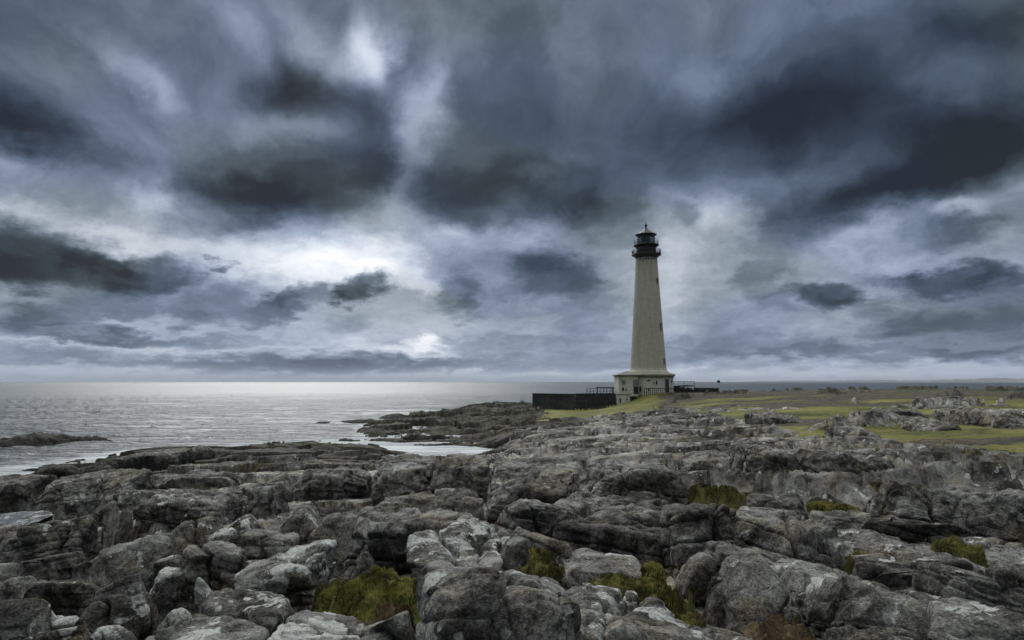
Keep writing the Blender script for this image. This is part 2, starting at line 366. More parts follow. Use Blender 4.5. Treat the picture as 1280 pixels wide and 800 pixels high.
# ------------------------------------------------------------------ lie of the land: drop below eye level along bearings (named by photograph column)
TAB = {
 -320: [(3,1.9),(8,3.0),(20,4.9),(34,6.5),(50,8),(90,10)],
    0: [(3,1.8),(4.7,2.0),(8,2.7),(15,3.5),(25,4.5),(40,6.0),(49,6.6),(58,7.6),(100,10)],
  200: [(3,1.7),(4.7,1.9),(8,2.4),(15,3.2),(25,4.2),(45,5.5),(60,6.0),(66,6.7),(76,8),(110,10)],
  400: [(3,1.6),(4.7,1.85),(8,2.2),(15,3.0),(30,4.3),(50,5.5),(68,6.2),(76,6.7),(86,7.8),(120,10)],
  460: [(3,1.6),(4.7,1.8),(8,2.2),(15,2.95),(30,4.2),(50,5.5),(66,6.2),(72,6.4),(80,6.75),(86,6.3),(100,6.2),(118,6.9),(130,8),(150,10)],
  520: [(3,1.6),(4.7,1.7),(10,2.3),(20,3.1),(35,4.4),(48,5.8),(56,6.2),(61,6.78),(69,6.78),(76,6.3),(88,5.9),(110,5.7),(132,6.5),(150,8),(170,10)],
  600: [(3,1.6),(4.7,1.7),(10,2.3),(20,3.1),(35,4.3),(48,5.6),(56,6.2),(61,6.78),(68,6.75),(75,6.3),(88,5.6),(110,5.0),(150,5.0),(190,6.4),(205,7.5),(240,10)],
  660: [(3,1.6),(4.7,1.7),(10,2.2),(20,2.9),(35,3.7),(60,4.7),(90,4.9),(110,5.1),(130,5.0),(160,5.3),(190,6.8),(210,9),(240,10)],
  740: [(3,1.6),(4.7,1.75),(10,2.1),(20,2.7),(35,3.3),(60,4.0),(90,4.6),(112,5.0),(121,5.1),(126,4.9),(132,4.4),(145,4.6),(165,6.5),(180,8),(220,10)],
  775: [(3,1.6),(4.7,1.8),(10,2.05),(20,2.6),(35,3.1),(60,3.7),(90,4.0),(112,4.3),(121,4.3),(126,4.0),(131,2.1),(142,2.1),(155,4),(175,8),(220,10)],
  811: [(3,1.6),(4.7,1.8),(10,1.95),(20,2.5),(35,3.05),(60,3.5),(90,3.5),(110,3.4),(118,3.1),(124,2.05),(135,1.95),(148,2.3),(168,7),(200,10)],
  900: [(3,1.6),(4.7,1.8),(10,1.9),(20,2.4),(35,2.9),(60,2.9),(90,2.4),(110,2.0),(130,1.95),(150,2.4),(170,5),(200,10)],
 1040: [(3,1.6),(4.7,1.8),(10,1.9),(20,2.2),(35,2.55),(60,2.4),(90,1.85),(120,1.5),(160,2.0),(200,6),(230,10)],
 1280: [(3,1.6),(4.7,1.8),(10,1.9),(20,2.1),(35,2.2),(60,1.95),(90,1.5),(130,1.45),(180,2.0),(240,7),(300,10)],
 1700: [(3,1.6),(4.7,1.8),(10,1.9),(20,2.1),(35,2.2),(60,1.9),(90,1.5),(130,1.5),(180,2.0),(240,7),(300,10)],
}
_cols = sorted(TAB); _lr = np.linspace(math.log(1.0), math.log(400), 400)
_tab = []
for c_ in _cols:
    rr = np.log([d for d, _ in TAB[c_]]); vv = [v for _, v in TAB[c_]]
    w_ = np.interp(_lr, rr, vv); k_ = np.hanning(9); k_ /= k_.sum()
    w_ = np.convolve(np.pad(w_, 4, mode='edge'), k_, 'valid'); _tab.append(w_)
_tab = np.array(_tab); _us = np.array([(c_-640)/853.3 for c_ in _cols])
_uf = np.linspace(_us[0], _us[-1], 600)
_tabf = np.stack([np.interp(_uf, _us, _tab[:, i]) for i in range(_tab.shape[1])], 1)
k_ = np.hanning(23); k_ /= k_.sum()
_tabf = np.stack([np.convolve(np.pad(_tabf[:, i], 11, mode='edge'), k_, 'valid') for i in range(_tabf.shape[1])], 1)
def macro(x, y):
    x = np.asarray(x, float); y = np.asarray(y, float)
    r = np.hypot(x, y); a = np.clip(np.arctan2(x, y), -1.2, 1.2)
    u = np.tan(a); u = np.clip(u, _uf[0], _uf[-1])
    d = np.where(np.abs(np.arctan2(x, y)) < 1.2, r*np.cos(a), r*.6)
    fi = (u-_uf[0])/(_uf[-1]-_uf[0])*(len(_uf)-1); i = np.clip(fi.astype(int), 0, len(_uf)-2); fi = fi-i
    fj = np.clip((np.log(np.maximum(d, 1.0))-_lr[0])/(_lr[-1]-_lr[0])*(len(_lr)-1), 0, len(_lr)-1.001); j = fj.astype(int); fj = fj-j
    v = (_tabf[i, j]*(1-fi)+_tabf[i+1, j]*fi)*(1-fj) + (_tabf[i, j+1]*(1-fi)+_tabf[i+1, j+1]*fi)*fj
    return EYE - v
def hit(px, py):                        # where a photograph pixel's ray meets the lie of the land
    r = ray(px, py); d = 2.5
    while d < 300:
        x, y, z = at_dist(px, py, d)
        if z <= macro(x, y): break
        d *= 1.01
    return at_dist(px, py, d)

def blocks(x, y, s, seed, ax=(1, 1), rot=0.0, wid=.16, drop=1.0, rnd=2.5, jit=.9):
    """jointed rock: every cell its own level and tilt, rounded towards the joints"""
    c, s_ = math.cos(rot), math.sin(rot)
    X = (x*c + y*s_)/(s*ax[0]); Y = (-x*s_ + y*c)/(s*ax[1])
    wx = fbm2(X*1.3, Y*1.3, 3, seed+50)*.38; wy = fbm2(X*1.3+9, Y*1.3+5, 3, seed+60)*.38
    f1, e, idh, cx, cy = worley2(X+wx, Y+wy, seed, jit)
    lv = _f(idh) - .5; tx = _f(idh*np.uint32(2654435761)) - .5; ty = _f(idh*np.uint32(40503)+np.uint32(77)) - .5
    t = np.clip(e/wid, 0, 1)
    prof = (1-(1-t)**rnd)
    return lv, tx*cx + ty*cy, prof, idh
def ground_h(x, y, detail=True):
    x = x.astype(F); y = y.astype(F); r = np.hypot(x, y); m = macro(x, y).astype(F)
    u = np.where(y > .5, x/np.maximum(y, .5), np.sign(x)*2)
    # turf plateau on the right and the lawn before the lighthouse
    n1 = fbm2(x/22, y/22, 3, 5); n2 = fbm2(x/7, y/7, 3, 8)
    r0 = np.interp(u, [.24, .30, .36, .44, .6, .8], [78, 62, 44, 33, 28, 27])
    g = ss(.20, .28, u+.05*n1)*ss(-4, 3, r-r0+9*n1+4*n2)
    g = np.maximum(g, ss(.055, .14, u)*ss(92, 108, r+6*n1)*ss(175, 150, r))
    g = g*ss(260, 200, r)
    lawn = ss(.03, .06, u+.02*n2)*ss(.235, .19, u)*ss(80, 92, r+8*n2)*ss(135, 128, r)
    g = np.maximum(g, lawn)
    right = ss(-.05, .35, u)
    # nearby the big modelled rocks stand in hollows
    near = ss(17, 10, r)
    lv, tl, pf, id1 = blocks(x, y, 5.0, 11, (1.7, .62), R(-8), .14, 1, 3.0)
    A = (.95+.35*ss(14, 26, r))*ss(6, 16, r)*(1-.25*right)
    hh = A*(lv*1.0 + tl*.5)*1.0 + A*(pf-1)*.75
    lv2, tl2, pf2, id2 = blocks(x, y, 1.8, 23, (1.9, .7), R(-14), .13, 1, 3.4)
    hh = hh + (.36*(lv2+tl2*.8) + .30*(pf2-1))*(1+.2*ss(20, 60, r)-.35*ss(30,60,r))
    lv3, tl3, pf3, id3 = blocks(x, y, .62, 37, (1.7, .75), R(-20), .16, 1, 3.0)
    k3 = ss(45, 18, r)
    hh = hh + (.11*(lv3+tl3) + .10*(pf3-1))*k3
    # tilted strata on the right and far: thin ledges
    q = (y*1.0 + x*.33 + 2.6*fbm2(x/9, y/9, 3, 71))
    st = q/2.4; st = (st-np.floor(st)); led = (np.clip(st/.82, 0, 1)**1.3 - ss(.86, 1.0, st))*.50
    q2 = q/.7 + 1.1*fbm2(x/2.5, y/2.5, 3, 75); s2 = q2-np.floor(q2); led2 = (s2 - ss(.75, 1, s2))*.15
    hh = hh*(1-.55*right) + right*(1.25*(led-.2)+led2-.05)*ss(5, 12, r)
    # bedding planes: the relief steps down in flat-topped ledges
    hb_ = hh + .55*fbm2(x/11, y/5, 3, 91)
    sp_ = .46; tq = hb_/sp_ + .35*fbm2(x/4, y/4, 3, 93); tf = np.floor(tq); fr = tq-tf
    ter = (tf + ss(.70, .97, fr) + .10*fr)*sp_
    kt = .80*ss(7, 13, r)
    hh = hh*(1-kt) + (ter-.2)*kt
    hh = hh + .12*fbm2(x/1.6, y/1.6, 3, 92)*kt + .20*fbm2(x/6, y/6, 4, 90)*ss(8, 30, r) + .04*ridge2(x/.8, y/.8, 4, 95)*ss(30, 14, r) + .022*fbm2(x/.13, y/.13, 3, 99)*ss(40, 18, r)
    hh = hh*(1 + .25*ss(60, 110, r)*(1-right)) + .40*(ridge2(x/3.0, y/3.0, 4, 96)-.2)*ss(55, 80, r)*(1-right)
    gh = .22*fbm2(x/8, y/8, 4, 33) + .05*fbm2(x/1.2, y/1.2, 3, 34)
    # scattered outcrops break the turf
    out = ss(.30, .42, fbm2(x/14, y/5, 4, 41))*(1-lawn)
    gg = g*(1-out*.95)
    z = m + hh*(1-gg) + gh*gg + out*g*.55*(.6+hh)
    z = z - .30*near
    # pools hold level water, deep water stays deep
    z = np.where(m < .9, m + (z-m)*(.65+.35*ss(-.3, .9, m)), z); z = np.where(m < -.15, np.minimum(z, m+.2), z)
    terr = ss(1.25, .95, np.hypot((x-LHX-2)/8.5, (y-LHY-3)/8.0))     # levelled ground round the tower
    z = z*(1-terr) + terr*np.where(gg > -1, np.minimum(m, LHZ)+.02*gh, z)
    heath = ss(.04, .34, fbm2(x/20, y/8, 4, 44)+.42*ss(80, 100, r)*ss(.2,.35,u) + .08*ss(40,60,r)) * (1-lawn)
    soil_gap_shade = ss(.97, .55, pf2*pf)*(.35+.65*ss(-.1, .25, fbm2(x/3.5, y/2.5, 3, 47)))*ss(75, 40, r) + .25*near  # soil and growth in the joints, spread wider to paint gap shade into colour
    weed = ss(55, 85, r + 30*fbm2(x/15, y/15, 4, 66)) * ss(.16, .02, u + .12*fbm2(x/12, y/12, 3, 67)) 
    weed = np.maximum(weed, .75*ss(70, 100, r+20*fbm2(x/10, y/10, 4, 68)))
    return z, gg, heath, soil_gap_shade, weed
LHY = 130.0; LHX, _, LHZ = at_dist(811, 490.5, LHY)
th_f = np.linspace(R(-41), R(41), 1500)
th_c1 = np.linspace(R(-180), R(-41), 60)[:-1]; th_c2 = np.linspace(R(41), R(180), 60)[1:-1]
TH = np.concatenate([th_c1, th_f, th_c2])
rs = [0.03]
while rs[-1] < 330:
    r_ = rs[-1]; drop_ = float(np.interp(r_, [3, 10, 30, 60, 300], [1.7, 2.3, 3.6, 4.0, 4.0]))
    rs.append(r_ + max(.02 if r_ > 3 else (.15 if r_ > .5 else .12), min(r_*r_/(680*drop_)*.85, .22 if r_ < 75 else .5)))
RS = np.array(rs)
print('ground rows', len(RS), 'cols', len(TH))
rr, tt = np.meshgrid(RS, TH, indexing='ij')
gx = (rr*np.sin(tt)).astype(F); gy = (rr*np.cos(tt)).astype(F)
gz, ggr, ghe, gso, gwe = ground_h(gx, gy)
gv = np.stack([gx, gy, gz], -1).reshape(-1, 3)
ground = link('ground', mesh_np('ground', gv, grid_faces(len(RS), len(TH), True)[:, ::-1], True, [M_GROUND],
              dict(grass=ggr, heath=ghe, soil_gap_shade=gso, weed=gwe)), kind='structure')

# ------------------------------------------------------------------ sea
M_SEA, t, b = new_mat('sea_water')
g = N(t, 'ShaderNodeNewGeometry'); P = g.outputs['Position']
b.inputs['Base Color'].default_value = (.045, .060, .070, 1); b.inputs['IOR'].default_value = 1.333
b.inputs['Roughness'].default_value = .36
Ps = VM(t, 'MULTIPLY', P, (.32, 1.0, 1.0))
strk = MR(t, NZ(t, VM(t, 'MULTIPLY', P, (.02, .13, 1.0)), 1.0, 6, .72), .40, .60, .45, 1.35, True)
hb = M(t, 'ADD', M(t, 'MULTIPLY', NZ(t, Ps, .30, 4, .6), 1.1), M(t, 'ADD', M(t, 'MULTIPLY', NZ(t, Ps, 1.4, 5, .62), .42), M(t, 'MULTIPLY', NZ(t, Ps, 6.0, 3, .6), .05)))
Lk(t, bump(t, M(t, 'MULTIPLY', M(t, 'MULTIPLY', hb, strk), MR(t, VM(t, 'LENGTH', P), 50, 420, 1.3, .27)), 1.0, 1.5), b.inputs['Normal'])
px_, py_, pz_ = SEP(t, P)
foam_sheen = MR(t, M(t, 'ADD', M(t, 'ADD', ATT(t, 'shore'), MR(t, VM(t, 'LENGTH', P), 60, 320, .46, .0)), M(t, 'MULTIPLY', M(t, 'SUBTRACT', NZ(t, VM(t, 'MULTIPLY', P, (.35, 1.3, 1)), 1.1, 6, .72), .5), 1.6)), .66, 1.0, 0, .8, True)  # shore foam, carried further out to paint bright sky reflection into the colour
Lk(t, MIX(t, foam_sheen, (.045, .060, .070), (.60, .62, .64)), b.inputs['Base Color'])
Lk(t, MR(t, foam_sheen, 0, 1, .36, .7), b.inputs['Roughness'])
th_s = np.concatenate([np.linspace(R(-180), R(-44), 50)[:-1], np.linspace(R(-44), R(44), 700), np.linspace(R(44), R(180), 50)[1:-1]])
rs = [8.0]
while rs[-1] < 20000:
    r_ = rs[-1]; rs.append(r_ + max(.25, min(r_*r_/(680*6.5)*1.0, r_*.10)))
RSs = np.array(rs); print('sea rows', len(RSs))
rr, tt = np.meshgrid(RSs, th_s, indexing='ij')
sx = rr*np.sin(tt); sy = rr*np.cos(tt)
fade = ss(600, 120, rr)
wv = np.zeros(sx.shape, F)
sz = (.42*ridge2(sx/19, sy/5.2, 3, 201) + .16*ridge2(sx/5.5+3, sy/1.7, 3, 205) + .16*p2(sx/30, sy/11, 207))*fade
depth = -(macro(sx, sy)); shore = ss(.9, -.1, depth)*(rr < 260)
sz = sz*(.25 + .75*ss(.0, 1.2, depth)) + 0.0
sea = link('sea', mesh_np('sea', np.stack([sx, sy, sz], -1).reshape(-1, 3), grid_faces(len(RSs), len(th_s), True)[:, ::-1], True, [M_SEA], dict(shore=shore*.66)), kind='structure')

# rock pools: level water caught between the rocks
def pool(x0, x1, py, d, depth, seed, label):
    rg = np.random.RandomState(seed); n = 48; cx = at_dist((x0+x1)/2, py, d); w = (x1-x0)*d/853.3/2
    a = np.linspace(0, 2*math.pi, n, endpoint=False); rr = 1+.25*fbm2(np.cos(a)*1.5+seed, np.sin(a)*1.5, 3, seed)
    v = np.stack([np.cos(a)*rr*w, np.sin(a)*rr*depth/2, np.zeros(n)], -1); me = bpy.data.meshes.new('rock_pool')
    me.from_pydata([tuple(p) for p in v], [], [tuple(range(n))]); me.materials.append(M_POOL)
    link('pool_water', me, None, cx, kind='structure', label=label)
M_POOL, t, b = new_mat('pool_water')
b.inputs['Base Color'].default_value = (.02, .025, .025, 1); b.inputs['Roughness'].default_value = .18; b.inputs['IOR'].default_value = 1.333
g = N(t, 'ShaderNodeNewGeometry'); Lk(t, bump(t, NZ(t, g.outputs['Position'], 2.5, 4, .6), .6, .12), b.inputs['Normal'])
pool(-60, 50, 652, 17.0, 2.6, 3, 'white pool')
pool(597, 620, 516.5, 118, 12, 4, 'small pool')

# ------------------------------------------------------------------ mesh builder for built things
class MB:
    def __init__(s): s.v = []; s.f = []
    def add(s, v, f):
        o = len(s.v); s.v += [tuple(p) for p in v]; s.f += [tuple(i+o for i in q) for q in f]; return s
    def box(s, c, d, rz=0.0, taper=1.0):
        cz, sz_ = math.cos(rz), math.sin(rz); v = []
        for k in (-1, 1):
            tp = taper if k > 0 else 1.0
            for i, j in ((-1, -1), (1, -1), (1, 1), (-1, 1)):
                x, y = i*d[0]/2*tp, j*d[1]/2*tp
                v.append((c[0]+x*cz-y*sz_, c[1]+x*sz_+y*cz, c[2]+k*d[2]/2))
        return s.add(v, [(3, 2, 1, 0), (4, 5, 6, 7), (0, 1, 5, 4), (1, 2, 6, 5), (2, 3, 7, 6), (3, 0, 4, 7)])
    def lathe(s, prof, n=48, c=(0, 0, 0), a0=0.0):
        v = []; f = []
        for r, z in prof:
            for i in range(n):
                a = a0 + 2*math.pi*i/n; v.append((c[0]+r*math.cos(a), c[1]+r*math.sin(a), c[2]+z))
        for k in range(len(prof)-1):
            for i in range(n):
                j = (i+1) % n; f.append((k*n+i, k*n+j, (k+1)*n+j, (k+1)*n+i))
        f.append(tuple(range(n))[::-1]); f.append(tuple((len(prof)-1)*n+i for i in range(n)))
        return s.add(v, f)
    def tube(s, a, b, r=.03, n=8, r2=None):
        from mathutils import Vector
        a = Vector(a); b = Vector(b); d = (b-a).normalized(); u = d.orthogonal().normalized(); w = d.cross(u)
        v = []
        for p, q in ((a, r), (b, r if r2 is None else r2)):
            for i in range(n):
                t_ = 2*math.pi*i/n; v.append(p + u*math.cos(t_)*q + w*math.sin(t_)*q)
        f = [(i, (i+1) % n, n+(i+1) % n, n+i) for i in range(n)] + [tuple(range(n))[::-1], tuple(range(n, 2*n))]
        return s.add(v, f)
    def ring(s, c, R_, r, n=48, m=6):
        v = []; f = []
        for i in range(n):
            a = 2*math.pi*i/n
            for j in range(m):
                b_ = 2*math.pi*j/m; q = R_ + r*math.cos(b_); v.append((c[0]+q*math.cos(a), c[1]+q*math.sin(a), c[2]+r*math.sin(b_)))
        for i in range(n):
            for j in range(m):
                f.append((i*m+j, ((i+1) % n)*m+j, ((i+1) % n)*m+(j+1) % m, i*m+(j+1) % m))
        return s.add(v, f)
    def build(s, name, mat, parent=None, smooth=False, loc=None, bevel=0, **props):
        me = bpy.data.meshes.new(name); me.from_pydata(s.v, [], s.f); me.update()
        if mat: me.materials.append(mat)
        if smooth:
            for p in me.polygons: p.use_smooth = len(p.vertices) == 4
        o = link(name, me, parent, loc, **props)
        if bevel:
            b_ = o.modifiers.new('bevel', 'BEVEL'); b_.width = bevel; b_.segments = 2; b_.limit_method = 'ANGLE'
        return o
def empty(name, loc=(0, 0, 0), **props):
    o = bpy.data.objects.new(name, None); scn.collection.objects.link(o); o.location = loc
    for k, v in props.items(): o[k] = v
    return o

# ------------------------------------------------------------------ materials of built things
def mat_render(name, base, stain, courses=.38, br=.12, rough=.8):
    m, t, b = new_mat(name)
    tc = N(t, 'ShaderNodeTexCoord'); P = tc.outputs['Object']
    x, y, z = SEP(t, P)
    st = NZ(t, VM(t, 'MULTIPLY', P, (1.6, 1.6, .14)), 1.0, 6, .68)
    bl = NZ(t, P, .45, 4, .6); fn = NZ(t, P, 9.0, 3, .6)
    col = MIX(t, MR(t, st, .44, .72, 0, .8, True), base, stain)
    col = MIX(t, MR(t, bl, .40, .68, 0, .45, True), col, tuple(c*.78 for c in base))
    col = MIX(t, MR(t, fn, .35, .7, 0, .22), col, tuple(c*.6 for c in base))
    # masonry courses: thin joints, slightly different blocks
    row = M(t, 'FLOOR', M(t, 'DIVIDE', z, courses)); fr = M(t, 'FRACT', M(t, 'DIVIDE', z, courses))
    ang = M(t, 'ARCTAN2', y, x); rad = M(t, 'SQRT', M(t, 'ADD', M(t, 'MULTIPLY', x, x), M(t, 'MULTIPLY', y, y)))
    aw = M(t, 'ADD', M(t, 'MULTIPLY', ang, 5.2), M(t, 'MULTIPLY', row, .5)); fa = M(t, 'FRACT', aw)
    wn = N(t, 'ShaderNodeTexWhiteNoise', noise_dimensions='2D'); Lk(t, COMB(t, M(t, 'FLOOR', aw), row, 0), wn.inputs[0])
    j = M(t, 'MAXIMUM', MR(t, fr, .0, .09, 1, 0), MR(t, fa, .0, .045, .8, 0))
    col = MIX(t, M(t, 'MULTIPLY', j, br*2.2), col, tuple(c*.35 for c in base))
    k = MR(t, wn.outputs['Value'], 0, 1, 1-br, 1+br*.5); col = MIX(t, 1.0, col, COMB(t, k, k, k), 'MULTIPLY')
    Lk(t, col, b.inputs['Base Color']); b.inputs['Roughness'].default_value = rough
    h = M(t, 'ADD', M(t, 'MULTIPLY', j, -.5), M(t, 'ADD', M(t, 'MULTIPLY', fn, .4), M(t, 'MULTIPLY', wn.outputs['Value'], .25)))
    Lk(t, bump(t, h, .6, .05), b.inputs['Normal'])
    return m
def mat_plain(name, base, var=.3, rough=.6, scale=3.0, metal=0.0, bumpd=.01):
    m, t, b = new_mat(name)
    g = N(t, 'ShaderNodeNewGeometry')
    n_ = NZ(t, g.outputs['Position'], scale, 5, .65); n2 = NZ(t, g.outputs['Position'], scale*7, 3, .6)
    col = MIX(t, MR(t, n_, .35, .65, 0, 1, True), tuple(c*(1-var) for c in base), tuple(min(1, c*(1+var)) for c in base))
    col = MIX(t, MR(t, n2, .55, .7, 0, .4, True), col, tuple(c*.5 for c in base))
    Lk(t, col, b.inputs['Base Color']); b.inputs['Roughness'].default_value = rough; b.inputs['Metallic'].default_value = metal
    Lk(t, bump(t, n2, .5, bumpd), b.inputs['Normal'])
    return m
M_TOWER = mat_render('cream_masonry', (.57, .53, .42), (.39, .36, .27), br=.07)
M_BASE = mat_render('pale_render', (.74, .71, .62), (.50, .47, .38), courses=.6, br=.05)
M_CORN = mat_render('cornice_stone', (.36, .325, .25), (.2, .18, .14), courses=5, br=.04)
M_BLACK = mat_plain('black_painted_iron', (.006, .006, .006), .3, .45)
M_DARKW = mat_plain('dark_watch_room_paint', (.012, .011, .009), .4, .7)
M_ROOFL = mat_plain('porch_roof_lead', (.17, .155, .13), .25, .6)
M_DOOR = mat_plain('dark_green_black_door', (.015, .017, .014), .3, .5)
M_GREYP = mat_plain('weathered_grey_board', (.20, .20, .19), .25, .7)
M_WOOD = mat_plain('tarred_timber', (.024, .022, .020), .5, .8, 5)
M_STEEL = mat_plain('galvanised_rail', (.10, .11, .12), .3, .5)
M_WHITE = mat_plain('white_paint', (.62, .62, .60), .1, .6)
m_, t, b = new_mat('lantern_glass')
b.inputs['Base Color'].default_value = (.30, .33, .36, 1); b.inputs['Roughness'].default_value = .08
b.inputs['Transmission Weight'].default_value = .75; b.inputs['IOR'].default_value = 1.2; M_GLASS = m_
M_WIN = mat_plain('window_pane_dark', (.02, .024, .028), .2, .12)
# dark sea wall: squared blocks
M_WALL, t, b = new_mat('tarred_block_wall')
g = N(t, 'ShaderNodeNewGeometry'); P = g.outputs['Position']; x, y, z = SEP(t, P)
bk = N(t, 'ShaderNodeTexBrick'); Lk(t, COMB(t, M(t, 'ADD', x, M(t, 'MULTIPLY', y, .6)), z, 0), bk.inputs['Vector'])
bk.inputs['Color1'].default_value = (.030, .029, .029, 1); bk.inputs['Color2'].default_value = (.062, .058, .055, 1); bk.inputs['Mortar'].default_value = (.012, .012, .012, 1)
bk.inputs['Scale'].default_value = 1.0; bk.inputs['Brick Width'].default_value = 1.0; bk.inputs['Row Height'].default_value = .42; bk.inputs['Mortar Size'].default_value = .03
wcol = MIX(t, MR(t, NZ(t, P, .8, 5, .7), .45, .65, 0, .6, True), bk.outputs[0], (.10, .095, .085))
Lk(t, wcol, b.inputs['Base Color']); b.inputs['Roughness'].default_value = .9
Lk(t, bump(t, M(t, 'ADD', bk.outputs['Fac'], NZ(t, P, 6, 4, .6)), .6, .06), b.inputs['Normal'])

# ------------------------------------------------------------------ lighthouse
def zl(py, d=LHY, px=811): return at_dist(px, py, d)[2]
def xl(px, py=485, d=LHY): return at_dist(px, py, d)[0]
LH = empty('lighthouse', (LHX, LHY, LHZ), label='tall tapering cream stone lighthouse with black gallery and lantern on the headland', category='lighthouse')
def L(z): return z - LHZ                                  # heights above the base
zb, zt = L(zl(466)), L(zl(322.5))
rb, rt = 3.50, 2.03
prof = []
for i in range(41):
    k = i/40; prof.append((rb + (rt-rb)*(k**.93), zb-.6 + (zt-zb+.6)*k))
prof = [(rb+.28, zb-.9), (rb+.28, zb+.15), (rb+.10, zb+.3)] + [p for p in prof if p[1] > zb+.31]
tower = MB().lathe(prof, 72).build('tower', M_TOWER, LH, True)
def r_at(z):
    k = max(0, min(1, (z-(zb-.6))/(zt-zb+.6))); return rb + (rt-rb)*(k**.93)
# windows up the right of the shaft, in recessed surrounds
for py, ang, w, h in ((352, -45, .46, .85), (409.5, -44, .50, 1.35), (451.5, -40, .42, .80)):
    z = L(zl(py)); r_ = r_at(z)-.10; a = R(ang); cx, cy = r_*math.cos(a), r_*math.sin(a)
    f = MB().box((cx, cy, z), (.30, w+.16, h+.18), a).build('window', M_CORN, LH)
    MB().box((cx+.03*math.cos(a), cy+.03*math.sin(a), z), (.30, w, h), a).build('pane', M_WIN, f)
    MB().box((cx+.05*math.cos(a), cy+.05*math.sin(a), z-h/2-.07), (.34, w+.26, .10), a).build('sill', M_CORN, f)
for ang in (-118, -104, -91, -72, -55, -135):
    a = R(ang); z = zt-.45; r_ = r_at(z)
    MB().box((r_*math.cos(a), r_*math.sin(a), z-(.3 if ang == -118 else 0)), (.10, .22, .22), a).build('vent_hole', M_DOOR, LH)
# main gallery on a spreading corbel
g0 = L(zl(318.5))
MB().lathe([(rt+.02, zt-.10), (rt+.12, zt+.05), (rt+.30, zt+.25), (rt+.62, zt+.42), (2.78, g0-.12), (2.82, g0-.10), (2.82, g0+.04), (1.9, g0+.04)], 64).build('gallery', M_BLACK, LH, True)
def railing(parent, R_, z, h, n, rails=3, r=.035):
    q = MB()
    for i in range(n):
        a = 2*math.pi*i/n; q.tube((R_*math.cos(a), R_*math.sin(a), z), (R_*math.cos(a), R_*math.sin(a), z+h), r, 6)
    for k in range(rails): q.ring((0, 0, z+h*(k+1)/rails), R_, r*.9, 48, 5)
    return q.build('railing', M_BLACK, parent, True)
railing(LH, 2.70, g0+.04, L(zl(312.8))-g0, 28, 3, .045)
for i in range(4):       # lockers and hoist gear on the balcony, as dark lumps at the rail
    a = R((178, 160, 8, -12)[i]); MB().box((2.52*math.cos(a), 2.52*math.sin(a), g0+.32), (.22, .35, .55), a).build('locker', M_BLACK, LH)
g1 = L(zl(306.6))
MB().lathe([(2.0, g0+.05), (2.0, g0+.25), (1.93, g0+.3), (1.90, g1-.45), (2.0, g1-.38)], 16).build('watch_room', M_DARKW, LH)
MB().lathe([(1.9, g1-.40), (2.25, g1-.22), (2.42, g1-.12), (2.42, g1+.05), (1.5, g1+.05)], 64).build('upper_gallery', M_BLACK, LH, True)
railing(LH, 2.30, g1+.05, L(zl(301.0))-g1, 22, 2, .032)
g2 = L(zl(294.3))
# lantern: murette, glazing and astragals
MB().lathe([(1.72, g1+.05), (1.72, g1+.30)], 16).build('lantern_base', M_BLACK, LH)
MB().lathe([(1.62, g1+.30), (1.62, g2)], 16).build('lantern_glazing', M_GLASS, LH)
q = MB()
for i in range(16):
    a = 2*math.pi*i/16; q.tube((1.65*math.cos(a), 1.65*math.sin(a), g1+.28), (1.65*math.cos(a), 1.65*math.sin(a), g2+.02), .045, 6)
for k in (.38, .68): q.ring((0, 0, g1+.3+(g2-g1-.3)*k), 1.66, .04, 32, 5)
q.build('glazing_bars', M_BLACK, LH, True)
MB().lathe([(.35, g1+.2), (.62, g1+.55), (.70, g1+1.0), (.62, g1+1.5), (.30, g2-.15)], 24).build('lens', M_GREYP, LH, True)
zp = L(zl(285.5, px=807)); ztip = L(zl(276, px=807))
MB().lathe([(1.78, g2-.10), (2.06, g2+.02), (2.08, g2+.12), (1.62, g2+.34), (1.05, g2+.34+(zp-g2)*.24), (.55, g2+.34+(zp-g2)*.50), (.26, zp-.08), (.20, zp+.10)], 16).build('lantern_roof', M_BLACK, LH)
k = (ztip-zp)
MB().lathe([(.17, zp+.08), (.12, zp+.22*k), (.27, zp+.32*k), (.30, zp+.42*k), (.22, zp+.52*k), (.08, zp+.6*k), (.05, zp+.8*k), (.015, ztip)], 16).build('finial', M_BLACK, LH, True)
# octagonal base building
ca = 4.66; hb = L(zl(470.5)); a8 = R(22.5)
MB().lathe([(ca+.10, -.5), (ca+.10, .25), (ca, .30), (ca, hb)], 8, a0=a8).build('base_wall', M_BASE, LH)
MB().lathe([(ca+.02, hb-.28), (ca+.08, hb-.26), (ca+.08, hb), (ca+.34, hb+.08), (ca+.38, hb+.32), (ca+.30, hb+.40), (rb+.35, hb+.74), (rb+.2, hb+.78)], 8, a0=a8).build('base_cornice', M_CORN, LH)
fy = -ca*math.cos(R(22.5))
def on_front(px, py0, py1, w, mat, name, d=.10, par=LH, dist=LHY):
    yy = LHY + fy; x = at_dist(px, 480, yy)[0]-LHX; z0, z1 = at_dist(px, py1, yy)[2]-LHZ, at_dist(px, py0, yy)[2]-LHZ
    return MB().box((x, fy-d/2+.03, (z0+z1)/2), (w, d, z1-z0)).build(name, mat, par)
on_front(811, 474.8, 476.6, .55, M_DOOR, 'plaque', .06)
on_front(800.3, 483.5, 489.5, .40, M_WIN, 'window', .08)
on_front(820.8, 476, 480.5, .28, M_WIN, 'window', .08)
on_front(817.6, 477, 480.5, .16, M_WIN, 'window', .08)
on_front(810.8, 485.8, 489.8, .28, M_DOOR, 'hatch', .08)
